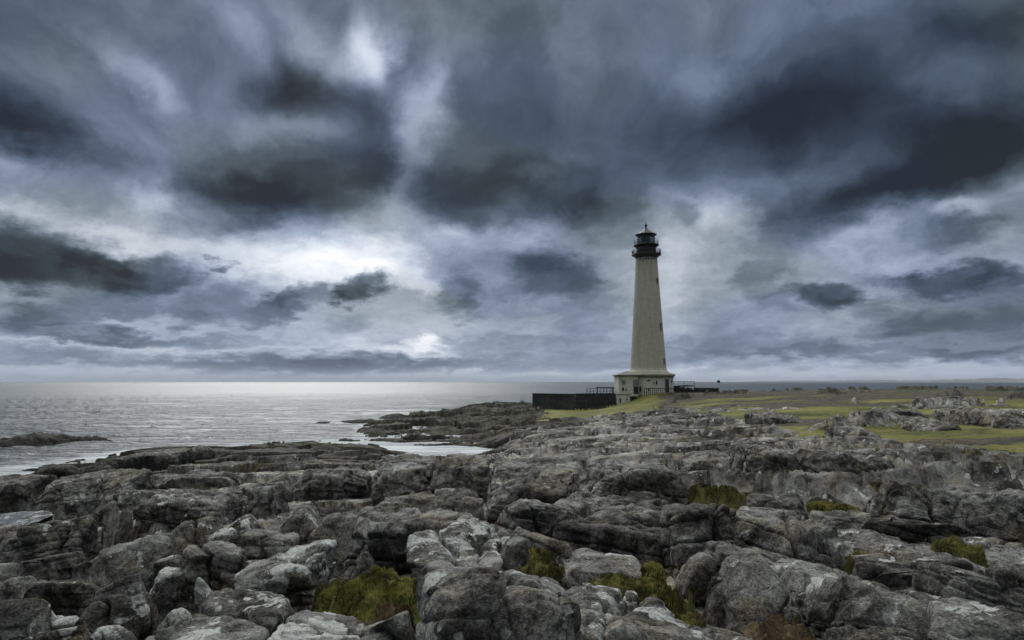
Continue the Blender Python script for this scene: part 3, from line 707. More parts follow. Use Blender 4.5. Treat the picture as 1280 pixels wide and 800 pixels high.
# black door on the canted face right of the front
a = R(-45); ap = ca*math.cos(R(22.5)); off = -.55
cx, cy = ap*math.cos(a) - off*math.sin(a)*-1, ap*math.sin(a) + off*math.cos(a)
cx, cy = ap*math.cos(a)+off*math.cos(a+math.pi/2), ap*math.sin(a)+off*math.sin(a+math.pi/2)
dz0, dz1 = .1, L(zl(474.5))
fr_ = MB().box((cx, cy, (dz0+dz1)/2+.05), (.16, 1.25, dz1-dz0+.2), a).build('door_frame', M_CORN, LH)
MB().box((cx+.05*math.cos(a), cy+.05*math.sin(a), (dz0+dz1)/2), (.16, 1.0, dz1-dz0), a).build('door', M_DOOR, fr_)
cx, cy = ap*math.cos(a)+1.15*math.cos(a+math.pi/2), ap*math.sin(a)+1.15*math.sin(a+math.pi/2)
MB().box((cx, cy, dz1-.35), (.12, .22, .5), a).build('window', M_WIN, LH)
# porch on the left, low pyramid roof
pyf = LHY-6.4; pxc = (at_dist(773.2, 480, pyf)[0]+at_dist(797.6, 480, pyf)[0])/2-LHX; pw = (at_dist(797.6, 480, pyf)[0]-at_dist(773.2, 480, pyf)[0])
pz = at_dist(785, 469.5, pyf)[2]-LHZ; pd = 5.2; pyc = -6.4+pd/2
PO = MB().box((pxc, pyc, (pz-.6)/2), (pw, pd, pz+.6)).build('porch', M_BASE, LH)
ov = .32; pk = at_dist(787, 463.3, pyf+pd/2)[2]-LHZ
q = MB(); e_ = pw/2+ov; d_ = pd/2+ov
q.add([(pxc-e_, pyc-d_, pz), (pxc+e_, pyc-d_, pz), (pxc+e_, pyc+d_, pz), (pxc-e_, pyc+d_, pz), (pxc-e_, pyc-d_, pz+.16), (pxc+e_, pyc-d_, pz+.16), (pxc+e_, pyc+d_, pz+.16), (pxc-e_, pyc+d_, pz+.16),
       (pxc+.2, pyc-.5, pk), (pxc+.2, pyc+.5, pk)],
      [(3, 2, 1, 0), (0, 1, 5, 4), (1, 2, 6, 5), (2, 3, 7, 6), (3, 0, 4, 7), (4, 5, 8), (5, 6, 9, 8), (6, 7, 9), (7, 4, 8, 9)])
q.build('roof', M_ROOFL, PO)
MB().box((pxc, pyc, pz-.10), (pw+.16, pd+.16, .18)).build('eaves_moulding', M_CORN, PO)
def on_porch(px, py0, py1, w, mat, name, par=PO, d=.08, pr=.03):
    x = at_dist(px, 480, pyf)[0]-LHX; z0, z1 = at_dist(px, py1, pyf)[2]-LHZ, at_dist(px, py0, pyf)[2]-LHZ
    return MB().box((x, -6.4-d/2+pr, (z0+z1)/2), (w, d, z1-z0)).build(name, mat, par)
w_ = on_porch(779.6, 475.2, 481, .66, M_CORN, 'window', pr=.04); on_porch(779.6, 475.8, 480.4, .50, M_GREYP, 'blind', w_, .08, .0)
w_ = on_porch(778.6, 484.2, 488.6, .46, M_CORN, 'window', pr=.04); on_porch(778.6, 484.7, 488.2, .34, M_WIN, 'pane', w_, .08, .0)
on_porch(782.6, 485.6, 488.6, .22, M_DOOR, 'vent_hole')
w_ = on_porch(794.4, 474.6, 483.4, .92, M_GREYP, 'fanlight_board'); 
on_porch(794.8, 483.4, 492.2, .86, M_DOOR, 'door', pr=.02)

# ------------------------------------------------------------------ plinth house below, walls, fences
yp = 122.0
x0, x1 = at_dist(771.6, 500, yp)[0], at_dist(787.8, 500, yp)[0]; z0, z1 = at_dist(780, 508.5, yp)[2]-.6, at_dist(780, 492.8, yp)[2]
PH = MB().box((0, 2.0, (z1-z0)/2), (x1-x0, 4.0, z1-z0), 0, .97).build('outhouse', M_BASE, None, loc=((x0+x1)/2, yp, z0), label='small whitewashed square block with two slots below the lighthouse porch', category='outhouse')
MB().box((0, 2.0, z1-z0+.06), (x1-x0+.16, 4.1, .14)).build('coping', M_CORN, PH)
for px, a_, b_, w in ((775.2, 497.5, 503.2, .26), (783.4, 498, 500.4, .22)):
    x = at_dist(px, 500, yp)[0]-(x0+x1)/2; za, zb_ = at_dist(px, b_, yp)[2]-z0, at_dist(px, a_, yp)[2]-z0
    MB().box((x, -.03, (za+zb_)/2), (w, .10, zb_-za)).build('window_slot', M_WIN, PH)
# dark retaining wall beside it
def wall_line(name, pts, h_, th, z0_, mat, cap=None, jag=0, **props):
    """wall through the given (x, y) points, top heights h_ (world z), foot z0_"""
    cx = sum(p[0] for p in pts)/len(pts); cy = sum(p[1] for p in pts)/len(pts)
    q = MB(); c = MB()
    for (a_, b_, ha, hb_) in zip(pts[:-1], pts[1:], h_[:-1], h_[1:]):
        dx_, dy_ = b_[0]-a_[0], b_[1]-a_[1]; l = math.hypot(dx_, dy_); nx, ny = -dy_/l*th/2, dx_/l*th/2
        def quad(zlo_a, zhi_a, zlo_b, zhi_b, e):
            nx_, ny_ = nx*e, ny*e
            return [(a_[0]-nx_-cx, a_[1]-ny_-cy, zlo_a-z0_), (b_[0]-nx_-cx, b_[1]-ny_-cy, zlo_b-z0_), (b_[0]+nx_-cx, b_[1]+ny_-cy, zlo_b-z0_), (a_[0]+nx_-cx, a_[1]+ny_-cy, zlo_a-z0_),
                    (a_[0]-nx_-cx, a_[1]-ny_-cy, zhi_a-z0_), (b_[0]-nx_-cx, b_[1]-ny_-cy, zhi_b-z0_), (b_[0]+nx_-cx, b_[1]+ny_-cy, zhi_b-z0_), (a_[0]+nx_-cx, a_[1]+ny_-cy, zhi_a-z0_)]
        fs = [(3, 2, 1, 0), (4, 5, 6, 7), (0, 1, 5, 4), (1, 2, 6, 5), (2, 3, 7, 6), (3, 0, 4, 7)]
        q.add(quad(z0_, ha, z0_, hb_, 1), fs); c.add(quad(ha+.003, ha+.18, hb_+.003, hb_+.18, 1.25), fs)
    o = q.build(name, mat, None, loc=(cx, cy, z0_), **props)
    if cap: c.build('coping', cap, o)
    return o
def P2(px, d, py=495): 
    p = at_dist(px, py, d); return (p[0], p[1])
def Z(py, d, px=760): return at_dist(px, py, d)[2]
M_COPE = mat_plain('weathered_coping', (.085, .082, .078), .3, .85)
wall_line('sea_wall', [P2(667.5, 128), P2(690, 124.5), P2(718, 123)], [Z(492.6, 128), Z(493, 124.5), Z(493.4, 123)], .8, .2, M_WALL, M_COPE,
          label='long solid black stone sea wall at the left end, above the shore rocks', category='wall')
wall_line('retaining_wall', [P2(719, 125.5), P2(745, 125), P2(771, 124.5)], [Z(493, 125.5), Z(492.6, 125), Z(492.6, 124.5)], .6, .2, M_WALL, M_COPE,
          label='black retaining wall behind the timber staging, between sea wall and white block', category='wall')
# timber staging in front of the retaining wall
TS = empty('timber_staging', (P2(745, 123)[0], 123, 1.0), label='dark timber staging of posts and crossbeams against the retaining wall', category='staging')
random.seed(5)
xs0, xs1 = P2(717, 123)[0]-TS.location.x, P2(769, 123)[0]-TS.location.x
for i in range(13):
    x = xs0+(xs1-xs0)*i/12; top = Z(493.5-random.random()*1.2, 123)-1.0
    MB().box((x, random.uniform(-.1, .1), top/2), (.20, .20, top)).build('post', M_WOOD, TS)
for zq in (.9, 1.7, 2.5): MB().box(((xs0+xs1)/2, -.14, zq), (xs1-xs0+.3, .09, .22)).build('crossbeam', M_WOOD, TS)
MB().box(((xs0+xs1)/2+2, -1.2, .9), (5.0, 1.6, .18)).build('platform', M_WOOD, TS)
for i in range(6): MB().box((xs0+2+i*1.05, -1.9, .35), (.16, .16, 1.3)).build('post', M_WOOD, TS)
# post-and-rail fence on the retaining wall
def fence(name, pts_px, d, ztop, zbot, n, rails, mat, label, cat='fence', r=.05):
    xa, xb = P2(pts_px[0], d)[0], P2(pts_px[1], d)[0]
    e = empty(name, ((xa+xb)/2, d, zbot), label=label, category=cat); h = ztop-zbot
    for i in range(n):
        x = -(xb-xa)/2+(xb-xa)*i/(n-1); MB().tube((x, 0, -.3), (x, 0, h), r, 6).build('post', mat, e, True)
    for k in rails: MB().tube((-(xb-xa)/2, 0, h*k), ((xb-xa)/2, 0, h*k), r*.8, 6).build('rail', mat, e, True)
    return e
fe = fence('railing_fence', (733.5, 771), 126.5, Z(485.2, 126.5), Z(492.6, 126.5), 10, (.97, .5), M_BLACK, 'thin black post-and-rail fence left of the lighthouse porch')
q = MB(); hq = Z(484.6, 127)-Z(492.6, 126.5)
q.box((.6, .4, hq+.05), (3.2, 1.3, .14)); q.box((-.8, .4, hq/2), (.1, 1.1, hq)); q.box((2.0, .4, hq/2), (.1, 1.1, hq)); q.build('canopy', M_BLACK, fe)
# fence before the tower
fence('picket_fence', (806, 841.5), 122.6, Z(484.8, 122.6, 820), Z(491.5, 122.6, 820), 15, (.93,), M_WOOD, 'low dark post fence in front of the lighthouse base and door', r=.07)
# right: framed mesh fence, fish-box heap, low wall, pole
fence('frame_fence', (841.5, 868.5), 131, Z(476.6, 131, 855), Z(486, 131, 855)-1.2, 3, (.98, .62), M_STEEL, 'tall grey frame fence right of the lighthouse above the dark stack', r=.07)
CR = empty('stacked_crates', (P2(854, 129)[0], 129, Z(491.3, 129, 855)), label='heap of dark boxes and boards stacked under the frame fence', category='stack')
random.seed(9)
xw = P2(868, 129)[0]-P2(840, 129)[0]
for i in range(9):
    w = xw/9; h = random.uniform(.9, 1.35)*(1 if i < 7 else .8); MB().box((-xw/2+w*(i+.5), random.uniform(-.2, .3), h/2-.1), (w*.96, 1.1, h), random.uniform(-.08, .08)).build('crate', M_WOOD, CR, bevel=.03)
for i in range(3): MB().box((-xw/2+1.0+i*1.1, 0, 1.30+.06*i), (1.6, 1.0, .14), random.uniform(-.3, .3)).build('board', M_WOOD, CR)
wall_line('yard_wall', [P2(867.5, 130), P2(884, 129), P2(899, 128)], [Z(485.8, 130, 880), Z(485.9, 129, 880), Z(486.2, 128, 880)], .5, Z(492.5, 129, 880), M_WALL, M_COPE,
          label='low straight black wall at the far right of the lighthouse yard', category='wall')
PL = empty('marker_pole', (P2(898.8, 127.5)[0], 127.5, Z(492, 127.5, 898)), label='white pole topped by a round black marker at the wall end', category='marker pole')
hp = Z(475, 127.5, 898)-Z(492, 127.5, 898)
MB().tube((0, 0, -.2), (0, 0, hp), .055, 8).build('pole', M_WHITE, PL, True)
MB().lathe([(.02, hp-.55), (.2, hp-.5), (.28, hp-.3), (.2, hp-.08), (.02, hp+.02)], 14).build('marker_ball', M_BLACK, PL, True)
MB().box((-.25, 0, hp-.35), (.3, .12, .16)).build('arm', M_BLACK, PL)
# far shore on the horizon, low wooded hills 8 to 9 km off
M_FAR = mat_plain('far_shore_heath', (.13, .14, .13), .3, .9, .004)
def far_shore(name, px0, px1, d, prof, label):
    n = 260; q = []; f = []
    for i in range(n):
        k = i/(n-1); px = px0+(px1-px0)*k
        x = (px-640)/853.3*d; hpx = np.interp(px, [p[0] for p in prof], [p[1] for p in prof])
        e = min(1, k*12, (1-k)*12)
        h = max(0, hpx*d/853.3*(1+.35*float(fbm2(np.array([px/9.0]), np.array([1.3]), 5, 7)[0]))*e)+1
        for j, (dy, hh) in enumerate(((-260, -6), (-80, h*.5), (60, h), (500, h*1.02), (1500, -6))):
            q.append((x*(1+dy/d), d+dy, hh))
    for i in range(n-1):
        for j in range(4): f.append((i*5+j, (i+1)*5+j, (i+1)*5+j+1, i*5+j+1))
    me = mesh_np(name, np.array(q), np.array(f), True, [M_FAR]); return link(name, me, kind='structure', label=label)
far_shore('far_hills', 900, 1520, 8500, [(900, .6), (1000, 1.9), (1030, 1.6), (1100, 2.5), (1150, 2.0), (1200, 3.8), (1240, 5.2), (1280, 4.2), (1350, 3), (1500, 1.0)], 'low far shore')


# sea haze: even air over sea and land, the sky outside it
mh = bpy.data.materials.new('haze_air'); mh.use_nodes = True; th_ = mh.node_tree; th_.nodes.clear()
oh = N(th_, 'ShaderNodeOutputMaterial'); pv = N(th_, 'ShaderNodeVolumePrincipled'); Lk(th_, pv.outputs[0], oh.inputs['Volume'])
pv.inputs['Color'].default_value = (.82, .88, .95, 1); pv.inputs['Density'].default_value = 6e-5
hz = MB().box((0, 0, 0), (42000, 42000, 110)).build("haze", mh, None, loc=(0, 0, 110/2-13), kind='stuff')

# ------------------------------------------------------------------ individual rocks
def cube_sphere(n):
    k = np.tan(np.linspace(-math.pi/4, math.pi/4, n+1)); vs = []; fs = []; o = 0
    a, b = np.meshgrid(k, k, indexing='ij'); one = np.ones_like(a)
    for ax, sg in ((0, 1), (0, -1), (1, 1), (1, -1), (2, 1), (2, -1)):
        p = [None]*3; p[ax] = one*sg; p[(ax+1) % 3] = a; p[(ax+2) % 3] = b
        vs.append(np.stack(p, -1).reshape(-1, 3)); f = grid_faces(n+1, n+1) + o
        fs.append(f if sg < 0 else f[:, ::-1]); o += (n+1)**2
    v = np.concatenate(vs); f = np.concatenate(fs)
    key = np.round(v*1e5).astype(np.int64); _, idx, inv = np.unique(key, axis=0, return_index=True, return_inverse=True)
    v = v[idx]; f = inv.reshape(-1)[f]
    v = v/np.linalg.norm(v, axis=1)[:, None]; return v, f
_CS = {}
def rot_m(yaw, pitch, roll):
    from mathutils import Euler
    return np.array(Euler((pitch, roll, yaw), 'XYZ').to_matrix())
def rock_mesh(name, dims, seed, n=56, p=7, cuts=6, lump=.10, strata=0.0, cracks=2, shape='block', rough=1.0):
    if n not in _CS: _CS[n] = cube_sphere(n)
    dv, f = _CS[n]; rg = np.random.RandomState(seed)
    pl = []
    for ax in range(3):
        for sg in (1, -1):
            nn = np.zeros(3); nn[ax] = sg; nn += rg.normal(size=3)*(.075 if shape == 'block' else .22)
            pl.append((nn/np.linalg.norm(nn), 1.0))
    for i in range(cuts):
        nn = rg.normal(size=3); nn[2] = abs(nn[2])*.8+.1; nn /= np.linalg.norm(nn); pl.append((nn, rg.uniform(1.08, 1.36) if shape == 'block' else rg.uniform(.86, 1.08)))
    if shape == 'peak':
        for i in range(5):
            a = 2*math.pi*(i+rg.uniform(-.3, .3))/5; nn = np.array([math.cos(a), math.sin(a), .85+rg.uniform(-.2, .2)]); pl.append((nn/np.linalg.norm(nn), rg.uniform(.62, .74)))
    if shape == 'wedge':
        nn = np.array([.5, 0, .86]); pl.append((nn/np.linalg.norm(nn), .72))
    s = np.zeros(len(dv))
    for nn, h in pl: s += np.maximum(0, dv@nn/h)**p
    r = s**(-1/p); v = dv*r[:, None]*np.array(dims)
    S = float(np.mean(sorted(dims)[:2]))*1.6
    o = rg.uniform(-50, 50, 3); q = v + o
    nrm = dv/np.array(dims); nrm /= np.linalg.norm(nrm, axis=1)[:, None]
    w = fbm3(q[:, 0]/S, q[:, 1]/S, q[:, 2]/S, 3, seed)
    d = lump*S*w*(2.0 if shape != 'block' else .9)
    if shape == 'block':
        d += rough*.035*min(1, S)*ridge3(q[:, 0]/1.0, q[:, 1]/1.0, q[:, 2]/.7, 2, seed+5) + rough*.030*min(1, S)*ridge3(q[:, 0]/.24, q[:, 1]/.24, q[:, 2]/.20, 3, seed+6)
    else:
        d += rough*.05*min(1, S)*ridge3(q[:, 0]/.5, q[:, 1]/.5, q[:, 2]/.42, 4, seed+5)
    # chipped facets: stepped noise
    c = fbm3(q[:, 0]/.55+9, q[:, 1]/.55, q[:, 2]/.40, 2, seed+9)*3.2
    d += rough*.045*min(1, S)*(np.floor(c)+ss(.72, 1, c-np.floor(c)))
    # fracture system: three joint sets split the faces into offset facets
    if shape != 'round' or True:
        k_ = 1.0 if shape == 'block' else .16
        ids = 0; gro = 0
        for jn, (L_, nv) in enumerate(((.62, (1, .25, .1)), (.55, (-.2, 1, .15)), (.27, (.10, .22, 1)))):
            nv = np.array(nv) + rg.normal(size=3)*.12; nv /= np.linalg.norm(nv); L_ *= rg.uniform(.8, 1.35)*min(1.3, max(.45, S/.9))
            tt_ = q@nv/L_ + .42*fbm3(q[:, 0]/.8, q[:, 1]/.8, q[:, 2]/.8, 3, seed+40+jn)
            ci = np.floor(tt_).astype(np.int32); fr_ = tt_-ci; ed = np.minimum(fr_, 1-fr_)*L_
            gate = _f(_h(np.floor(tt_+.5).astype(np.int32), ci*0+jn, ci*0, seed)) > .35
            gro = gro + gate*np.exp(-(ed/.016)**2)*.045
            ids = ids*np.int32(31) + ci
        rnd_ = _f(_h(ids, ids*0+3, ids*0, seed+2)) - .5
        d += k_*rough*min(1, S)*(.085*rnd_ - gro)*(1 - .45*ss(.55, .9, dv[:, 2]))
    if strata:
        sn = np.array([.12, .28, .95]); sn /= np.linalg.norm(sn)
        t_ = q@sn/.15 + 1.6*fbm3(q[:, 0]/.9, q[:, 1]/.9, q[:, 2]/.5, 3, seed+3); t_ = t_-np.floor(t_)
        d += strata*.032*(t_ - 1.6*ss(.78, 1.0, t_))
    for i in range(cracks):
        a = rg.uniform(0, math.pi); nn = np.array([math.cos(a), math.sin(a)*.6, rg.uniform(-.25, .25)]); nn /= np.linalg.norm(nn)
        off = rg.uniform(-.6, .6)*dims[0]*abs(nn[0]); dist = v@nn - off + .22*fbm3(q[:, 0]/.7, q[:, 1]/.7, q[:, 2]/.7, 3, seed+20+i)
        d -= .10*np.exp(-(dist/.022)**2) + .018*np.exp(-(dist/.07)**2)
    d += rough*.011*fbm3(q[:, 0]/.07, q[:, 1]/.07, q[:, 2]/.07, 2, seed+7)
    v = v + nrm*d[:, None]
    return mesh_np(name, v, f, True, [M_ROCK])
rocks = []
def rock(x0, y0, x1, y1, yf, label, seed, shape='block', roll=0, yaw=0, pitch=0, p=None, lichen=.4, brown=.35, bright=.5, strata=0.0,
         cracks=1, name='boulder', cat='rock', group=None, base=None, depth=None, lump=.04, dist=None, up=.0, rough=1.0, n=None, cuts=7, sd=None):
    xc = (x0+x1)/2
    if dist is None: wx, d, wz = hit(xc, min(y1, 850)); 
    else: d = dist; wz = at_dist(xc, y1, d)[2]
    Wd = (x1-x0)*d/853.3; zt_ = at_dist(xc, yf, d)[2]; zt2 = zt_
    if depth is None:
        r_ = ray(xc, y0); dd = 2.0*Wd
        if r_[2]/r_[1]*1.0 < -1e-3:
            k = (zt_-EYE)/(r_[2]/r_[1]); dd = k-d
        depth = min(max(dd, .40*Wd), 1.5*Wd)
    zb_ = (wz - .30 - .12*Wd) if base is None else base
    hh = max((zt_-zb_)/2, .12); cz = zt_-hh; cy = d+depth/2*.96
    X = at_dist(xc, yf, cy)[0]
    if sd:                              # top face inclined towards the viewer
        depth = sd; za = zt_; zb2 = at_dist(xc, y0, d+sd)[2]; pa = math.atan2(zb2-za, sd); pitch = math.degrees(pa)
        hh = max(hh*.9, (za+zb2)/2/2-zb_/2); cy = d+sd/2 + math.sin(pa)*hh; cz = (za+zb2)/2 - math.cos(pa)*hh; depth = sd/math.cos(pa)
    dims = (Wd/2*(1.0 if roll == 0 else max(.8, math.cos(R(roll)))), depth/2*1.02, hh)
    scr = max(Wd, .3)/d*680
    if n is None: n = int(min(150, max(18, scr*.85)))
    if p is None: p = 9
    p = {'block': 10+p*1.7, 'round': 4+p*.7, 'peak': 12}[shape]
    me = rock_mesh(name, dims, seed, n, p, cuts if shape != 'round' else 9, lump, strata, cracks if n > 30 else 0, shape, rough)
    o = link(name, me, None, (X, cy, cz+up), label=label, category=cat)
    o.rotation_euler = (R(pitch), R(roll), R(yaw))
    if group: o['group'] = group
    o.color = (lichen, brown, bright, 1); rocks.append(o); return o

G1 = 'boulders in the tumbled heap at the left foreground'
# --- tumbled boulders, left foreground
rock(-50,742,72,835,756, 'big rounded grey boulder cut off by the bottom left corner', 1, 'round', -14, p=4.5, group=G1, lichen=.3)
rock(93,742,171,790,751, 'dark egg-shaped boulder tilting up to the right, near the bottom left corner', 2, 'round', -17, group=G1, lichen=.25, bright=.4)
rock(179,737,259,806,760, 'pointed pyramid-like boulder with a pale ridged peak at the bottom left', 203, 'peak', 6, group=G1, lichen=.6)
rock(34,722,130,772,730, 'broad blocky boulder behind the corner boulder, with a flat long top', 4, 'block', -3, group=G1)
rock(92,702,140,732,709, 'rounded knob of rock sitting on the right end of the broad blocky boulder', 5, 'round', -8, group=G1)
rock(-30,704,38,728,709, 'smooth grey hump at the left edge, upper one of two', 6, 'round', 0, group=G1)
rock(-30,718,42,748,724, 'smooth grey hump at the left edge, lower one of two', 7, 'round', -5, group=G1)
rock(104,666,202,730,684, 'large dome-shaped boulder with a ringed hollow in its side, left foreground', 8, 'round', -6, p=4, group=G1, lichen=.5)
rock(-70,652,52,708,676, 'long flat-topped ledge block at the left edge below the white pool', 9, 'block', -3, cracks=3, name='rock_slab', cat='rock slab', sd=1.6)
rock(46,646,112,704,656, 'dark split block at the right end of the long left ledge', 10, 'block', -6, bright=.35, name='rock_slab', cat='rock slab')
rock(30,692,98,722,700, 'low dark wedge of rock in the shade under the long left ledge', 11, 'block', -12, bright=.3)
rock(172,699,214,728,705, 'small rounded boulder touching the right foot of the large dome', 12, 'round', 4, group=G1)
rock(200,692,238,728,699, 'small upright grey boulder right of the large dome', 13, 'block', -20, group=G1)
rock(128,720,194,780,729, 'flat-faced boulder leaning right between the egg and the pyramid boulders', 14, 'block', -18, group=G1)
rock(190,708,228,756,716, 'pale-capped upright stone behind the pyramid boulder', 215, 'block', 10, lichen=.9, group=G1)
rock(228,680,304,748,690, 'large brownish boulder with a squared shoulder, left of the moss hollow', 16, 'block', 3, p=5, brown=.8, lichen=.3, group=G1)
rock(246,716,280,762,722, 'narrow white-spotted stone leaning right beside the small moss hollow', 17, 'round', -22, lichen=1.0, bright=.6, group=G1)
rock(213,643,287,676,648, 'rounded pale block lying above the brownish boulder', 18, 'round', -3, p=4.5, lichen=.55)
rock(282,646,327,672,651, 'small pale bun-shaped stone left of the two-lobed block', 19, 'round', -4, lichen=.8, bright=.65)
rock(252,662,300,688,668, 'flat pale stone in front of the bun-shaped stone', 20, 'round', -4, lichen=.8, bright=.6)
rock(292,663,372,708,671, 'wide reddish-grey boulder below the two-lobed block', 21, 'block', 2, p=5, brown=.7, lichen=.25)
rock(296,697,348,738,703, 'low grey boulder behind the small moss hollow', 22, 'block', -5, lichen=.4)
rock(318,682,412,760,716, 'big boulder with white lichen streaks on its left shoulder, beside the moss', 23, 'block', -9, p=5, lichen=.85, cracks=2, sd=0.9)
rock(428,681,484,720,692, 'triangular brown-grey rock at the back edge of the green moss', 24, 'peak', 0, brown=.9)
rock(236,753,356,842,808, 'wide pale slab at the bottom edge below the white-streaked boulder', 25, 'block', -9, p=6, lichen=.75, strata=.6, bright=.6, sd=0.9)
rock(340,757,455,845,806, 'lumpy whitish slab at the bottom edge below the green moss', 26, 'block', 5, p=5, lichen=1.0, bright=.6, sd=0.9)
rock(104,787,172,830,792, 'black and white lichen-blotched rock at the bottom edge', 27, 'block', 0, lichen=1.0, bright=.5)
rock(36,779,112,825,786, 'low brown rock at the bottom edge between corner and blotched rocks', 28, 'block', -8, brown=.9)
rock(456,768,530,830,778, 'dark low slab at the bottom edge left of the huge central block', 29, 'block', -12, bright=.4)
# --- central blocks
rock(519,698,632,870,728, 'huge steep-sided block with white lichen spots on its left face, bottom centre', 31, 'block', 4, yaw=8, p=9, cracks=3, lichen=.75, name='rock_slab', cat='rock slab', sd=1.3)
rock(585,712,722,870,756, 'right half of the huge central block, its pale top edge broken', 32, 'block', 6, yaw=-6, p=10, cracks=4, lichen=.7, name='rock_slab', cat='rock slab', sd=1.4)
rock(706,735,872,860,778, 'pale cracked slab at the bottom edge right of the huge central block', 33, 'block', 5, p=7, cracks=4, lichen=.75, bright=.6, name='rock_slab', cat='rock slab', sd=1.2)
rock(518,650,664,722,692, 'slab capped with bright white lichen behind the huge central block', 34, 'block', 3, p=6, cracks=3, lichen=1.0, bright=.55, name='rock_slab', cat='rock slab', sd=1.3)
rock(448,613,608,704,654, 'tall rounded block with a deep vertical cleft, centre left', 35, 'block', -2, p=6, cracks=3, lichen=.4, name='rock_slab', cat='rock slab', sd=1.7)
rock(344,626,402,694,648, 'left lobe of the two-lobed block with shade beneath', 36, 'round', -4, p=5, lichen=.45, sd=1.1)
rock(388,626,468,694,650, 'right lobe of the two-lobed block with shade beneath', 37, 'round', 2, p=5, lichen=.45, sd=1.1)
rock(628,664,708,722,674, 'mossy crumbling rock between the white-capped slab and the flat pale slab', 38, 'block', 12, brown=.6, lichen=.2, bright=.4)
rock(688,684,822,742,724, 'flat smooth pale slab with moss along its front', 39, 'block', 3, p=7, strata=.5, lichen=.5, bright=.65, cracks=1, name='rock_slab', cat='rock slab', sd=1.2)
rock(620,624,738,682,640, 'dark sloping ledge right of the tall cleft block', 40, 'block', 8, lichen=.25, bright=.4, name='rock_slab', cat='rock slab')
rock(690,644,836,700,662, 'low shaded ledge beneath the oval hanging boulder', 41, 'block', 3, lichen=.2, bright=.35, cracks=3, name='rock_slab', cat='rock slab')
rock(690,621,838,672,640, 'broad grey ledge behind the oval boulder, level on top', 42, 'block', 2, lichen=.4, cracks=2, name='rock_slab', cat='rock slab', sd=1.6)
rock(732,634,778,676,644, 'smooth oval boulder lodged in the face of the broad grey ledge', 43, 'round', 14, lichen=.35, depth=.8)
rock(832,627,924,704,642, 'tall jointed block left of the dark cleft, right of centre', 44, 'block', 1, p=9, cracks=4, lichen=.35, name='rock_slab', cat='rock slab')
rock(912,630,1030,712,668, 'tall block with an overhanging right end, right of the dark cleft', 45, 'block', 8, p=7, cracks=2, lichen=.4, name='rock_slab', cat='rock slab', sd=1.5)
rock(472,571,546,624,582, 'rounded end of the long mid-shore ledge, above the tall cleft block', 46, 'block', -1, p=5, lichen=.3, name='rock_slab', cat='rock slab')
rock(540,571,614,628,583, 'flat-faced brownish ledge block in the middle of the long mid-shore ledge', 47, 'block', 0, p=9, brown=.7, lichen=.3, name='rock_slab', cat='rock slab')
rock(608,577,724,636,600, 'long ledge block with a smooth upright face and sharp left corner', 48, 'block', 1, p=9, cracks=2, lichen=.35, name='rock_slab', cat='rock slab')
rock(712,575,852,630,592, 'right end of the long mid-shore ledge, rough broken face', 49, 'block', 2, p=8, cracks=3, lichen=.35, name='rock_slab', cat='rock slab')
# --- slanting strata, right foreground
rock(848,679,904,722,690, 'rounded knob pointing left below the tall jointed block', 51, 'round', 14, p=5, lichen=.45)
rock(886,681,986,744,714, 'slanting grey rib of rock running down to the right, below the dark cleft', 52, 'block', 22, p=6, strata=.5, lichen=.5, sd=1.0)
rock(930,692,1004,720,701, 'thin slanting slab tucked behind the grey rib', 53, 'block', 14, strata=.6)
rock(962,706,1052,760,742, 'cracked grey slab left of the bottom right outcrop', 54, 'block', 12, strata=.4, cracks=3, name='rock_slab', cat='rock slab', sd=1.0)
rock(896,731,1004,802,752, 'smooth brown boulder slanting down to the right', 55, 'round', 26, p=5, brown=1.0, lichen=.3, bright=.55, depth=1.0)
rock(874,713,928,772,728, 'upright reddish-brown lump left of the smooth brown boulder', 56, 'round', 5, p=4.5, brown=1.0, lichen=.3)
rock(832,769,962,850,832, 'flat striped slab at the bottom edge, pale on its left corner', 57, 'block', 9, p=8, strata=.9, lichen=.6, bright=.6, name='rock_slab', cat='rock slab', sd=1.1)
rock(1038,668,1216,730,706, 'long striped slab with a squared left end, right foreground', 58, 'block', 4, p=9, strata=.9, lichen=.6, cracks=1, name='rock_slab', cat='rock slab', sd=1.7)
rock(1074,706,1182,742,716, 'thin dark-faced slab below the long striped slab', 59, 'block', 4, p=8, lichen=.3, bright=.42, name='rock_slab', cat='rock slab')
rock(1150,714,1300,764,732, 'thin dark slab sloping down to the right edge', 60, 'block', 9, p=8, strata=.4, lichen=.3, bright=.42, name='rock_slab', cat='rock slab')
rock(1044,722,1340,880,778, 'huge striped outcrop filling the bottom right corner, streaked with white', 61, 'block', 7, p=9, strata=1.0, lichen=.8, cracks=2, bright=.55, name='rock_slab', cat='rock slab', sd=2.4)
rock(1003,782,1042,806,787, 'small nearly white stone on the brown gravel at the bottom', 62, 'round', 4, lichen=1.0, bright=1.0, rough=.4, lump=.04, depth=.3)
rock(1082,652,1196,680,658, 'long low dark ledge above the long striped slab', 63, 'block', 1, p=8, lichen=.25, bright=.4, name='rock_slab', cat='rock slab')
rock(1176,664,1310,714,706, 'broad sloping rock crusted with ochre moss at the right edge', 64, 'block', 6, p=5, brown=.8, lichen=.6, bright=.6, sd=1.6)
rock(1230,709,1320,762,720, 'rounded grey block at the right edge under the ochre-crusted rock', 65, 'block', 3, p=5, lichen=.4)
rock(1088,603,1266,664,620, 'long cracked ledge on the right, level with the mossy terrace', 66, 'block', 2, p=7, cracks=4, lichen=.4, strata=.4, name='rock_slab', cat='rock slab')
rock(1248,612,1340,668,628, 'dark blocky end of the ledge at the right edge', 67, 'block', 0, lichen=.3, bright=.4)
rock(916,557,1010,604,568, 'hummocky grey outcrop with a pale patch, right of centre in the middle distance', 68, 'block', 6, p=5, cracks=3, lichen=.5)
